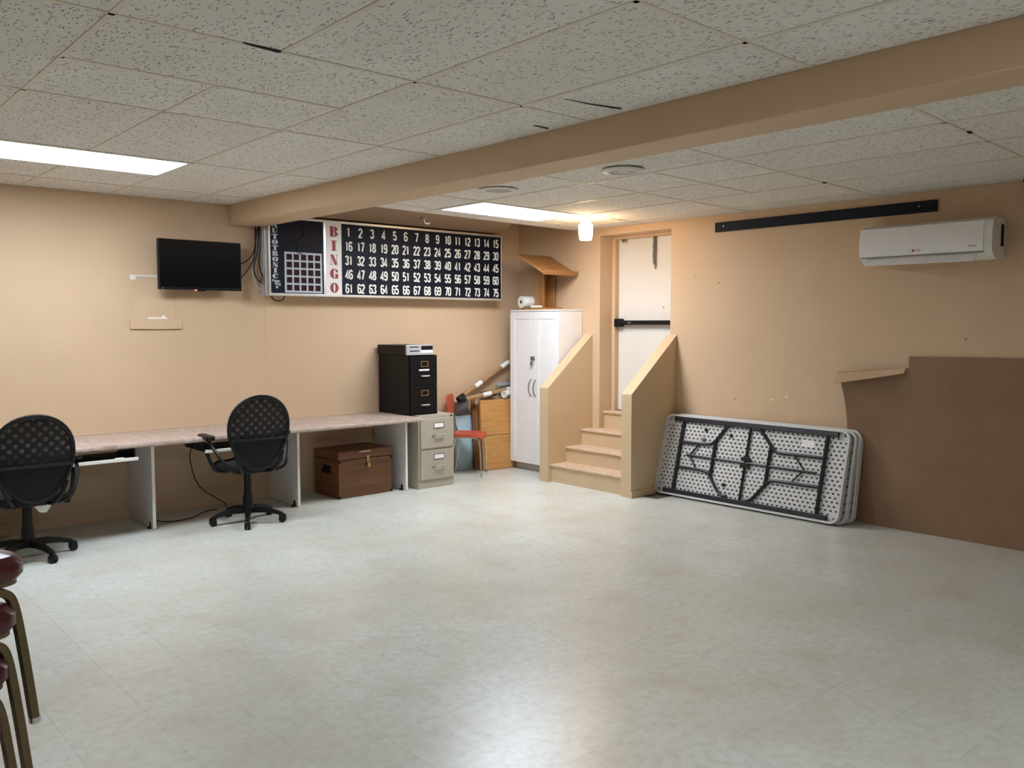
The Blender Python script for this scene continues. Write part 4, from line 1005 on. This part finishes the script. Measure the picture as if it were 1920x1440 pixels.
tag(oc2, 'black mesh-back office chair at the left frame edge with a hanging tag', 'office chair', 'black office chairs at the counter')
MB().lathe([(.006, .352), (.018, .335), (.020, .30), (.012, .296)], (.255, .02, .04), 12).obj('height_knob', 'black', oc2, smooth=True)
MB().prism([(-.05, 0), (.045, .005), (.05, -.045), (.02, -.085), (-.02, -.08), (-.05, -.04)], -.003, .003, lambda p, q, a: (.085+p, -.05+a, .385+q)).obj('hanging_tag', 'paper', oc2)
for i in range(5): pass

# ------------------------------------------------------------ stacked chairs at left edge
def stack_chair():
    c = empty('stacking_chair')  # faces -Y locally; front U legs at y=-.19 ; width x
    # cushion
    lv = ((.95, 0), (1.0, .012), (1.0, .035), (.93, .052), (.6, .062)); sh = rrect(-.25, .25, -.22, .22, .06, 5); N = len(sh); vs = []
    for s_, z in lv: vs += [(p*s_, q*s_, .425+z*1.35) for p, q in sh]
    fs = [(l*N+i, l*N+(i+1) % N, (l+1)*N+(i+1) % N, (l+1)*N+i) for l in range(4) for i in range(N)]+[tuple(range(N-1, -1, -1)), tuple(range(4*N, 5*N))]
    MB().add(vs, fs).obj('seat_cushion', 'vinyl', c, smooth=True)
    MB().prism(rrect(-.235, .235, -.205, .205, .05), .412, .425, lambda p, q, a: (p, q, a)).obj('seat_rim', 'gold', c)
    def rnd(pts, rr_=.05):
        return bez(pts, 5)
    for (yt, yb_, nm) in ((-.17, -.22, 'front_leg'), (.17, .24, 'rear_leg')):
        for sx in (-1, 1):
            P = [(0, yt, .398), (sx*.14, yt, .398), (sx*.195, yt, .385), (sx*.222, yt-.003*0, .34), (sx*.230, (yt+yb_)/2, .2), (sx*.238, yb_, .015)]
            MB().sqtube(rnd(P), .024, .024).obj(nm, 'gold', c, bev=.004)
            MB().lathe([(.012, 0), (.016, .004), (.016, .02)], (sx*.239, yb_, 0), 10).obj('foot', 'chrome', c, smooth=True)
    MB().sqtube([(-.225, -.175, .315), (.225, -.175, .315)], .02, .02).obj('stretcher', 'gold', c, bev=.003)
    for sx in (-1, 1):
        MB().sqtube([(sx*.222, -.17, .33), (sx*.222, .18, .33)], .02, .02).obj('side_rail', 'gold', c, bev=.003)
        MB().sqtube(bez([(sx*.20, .20, .36), (sx*.20, .235, .60), (sx*.195, .27, .84)]), .022, .022).obj('back_post', 'gold', c, bev=.004)
    bk_ = rrect(-.20, .20, .56, .86, .07, 5); N = len(bk_)
    vs = [(p, .232+.09*(q-.6)*.9, q) for p, q in bk_]+[(p, .272+.09*(q-.6)*.9, q) for p, q in bk_]
    MB().add(vs, [tuple(range(N)), tuple(range(2*N-1, N-1, -1))]+[(i, (i+1) % N, N+(i+1) % N, N+i) for i in range(N)]).obj('backrest', 'vinyl', c, bev=.012, seg=3)
    return c
sc0 = stack_chair()
ang = math.radians(20)
labs = ['topmost burgundy vinyl chair of the stack at the left edge', 'second burgundy chair from the top of the left-edge stack', 'third burgundy chair from the top of the left-edge stack', 'lowest burgundy chair of the stack on the floor at the left edge']
# right front foot of the top chair near (0.59, 2.69, 0.41)
def put_chair(c, fx, fy_, fz, a):
    lx, ly = .239, -.22
    c.location = (fx-(lx*math.cos(a)-ly*math.sin(a)), fy_-(lx*math.sin(a)+ly*math.cos(a)), fz); c.rotation_euler = (0, 0, a)
cs = [sc0]+[copy_tree(sc0) for _ in range(3)]
for i, c in enumerate(cs):
    put_chair(c, .562-.028*i, 2.712-.028*i, .417-.137*i, ang)
    tag(c, labs[i], 'chair', 'burgundy chairs stacked at the left edge')
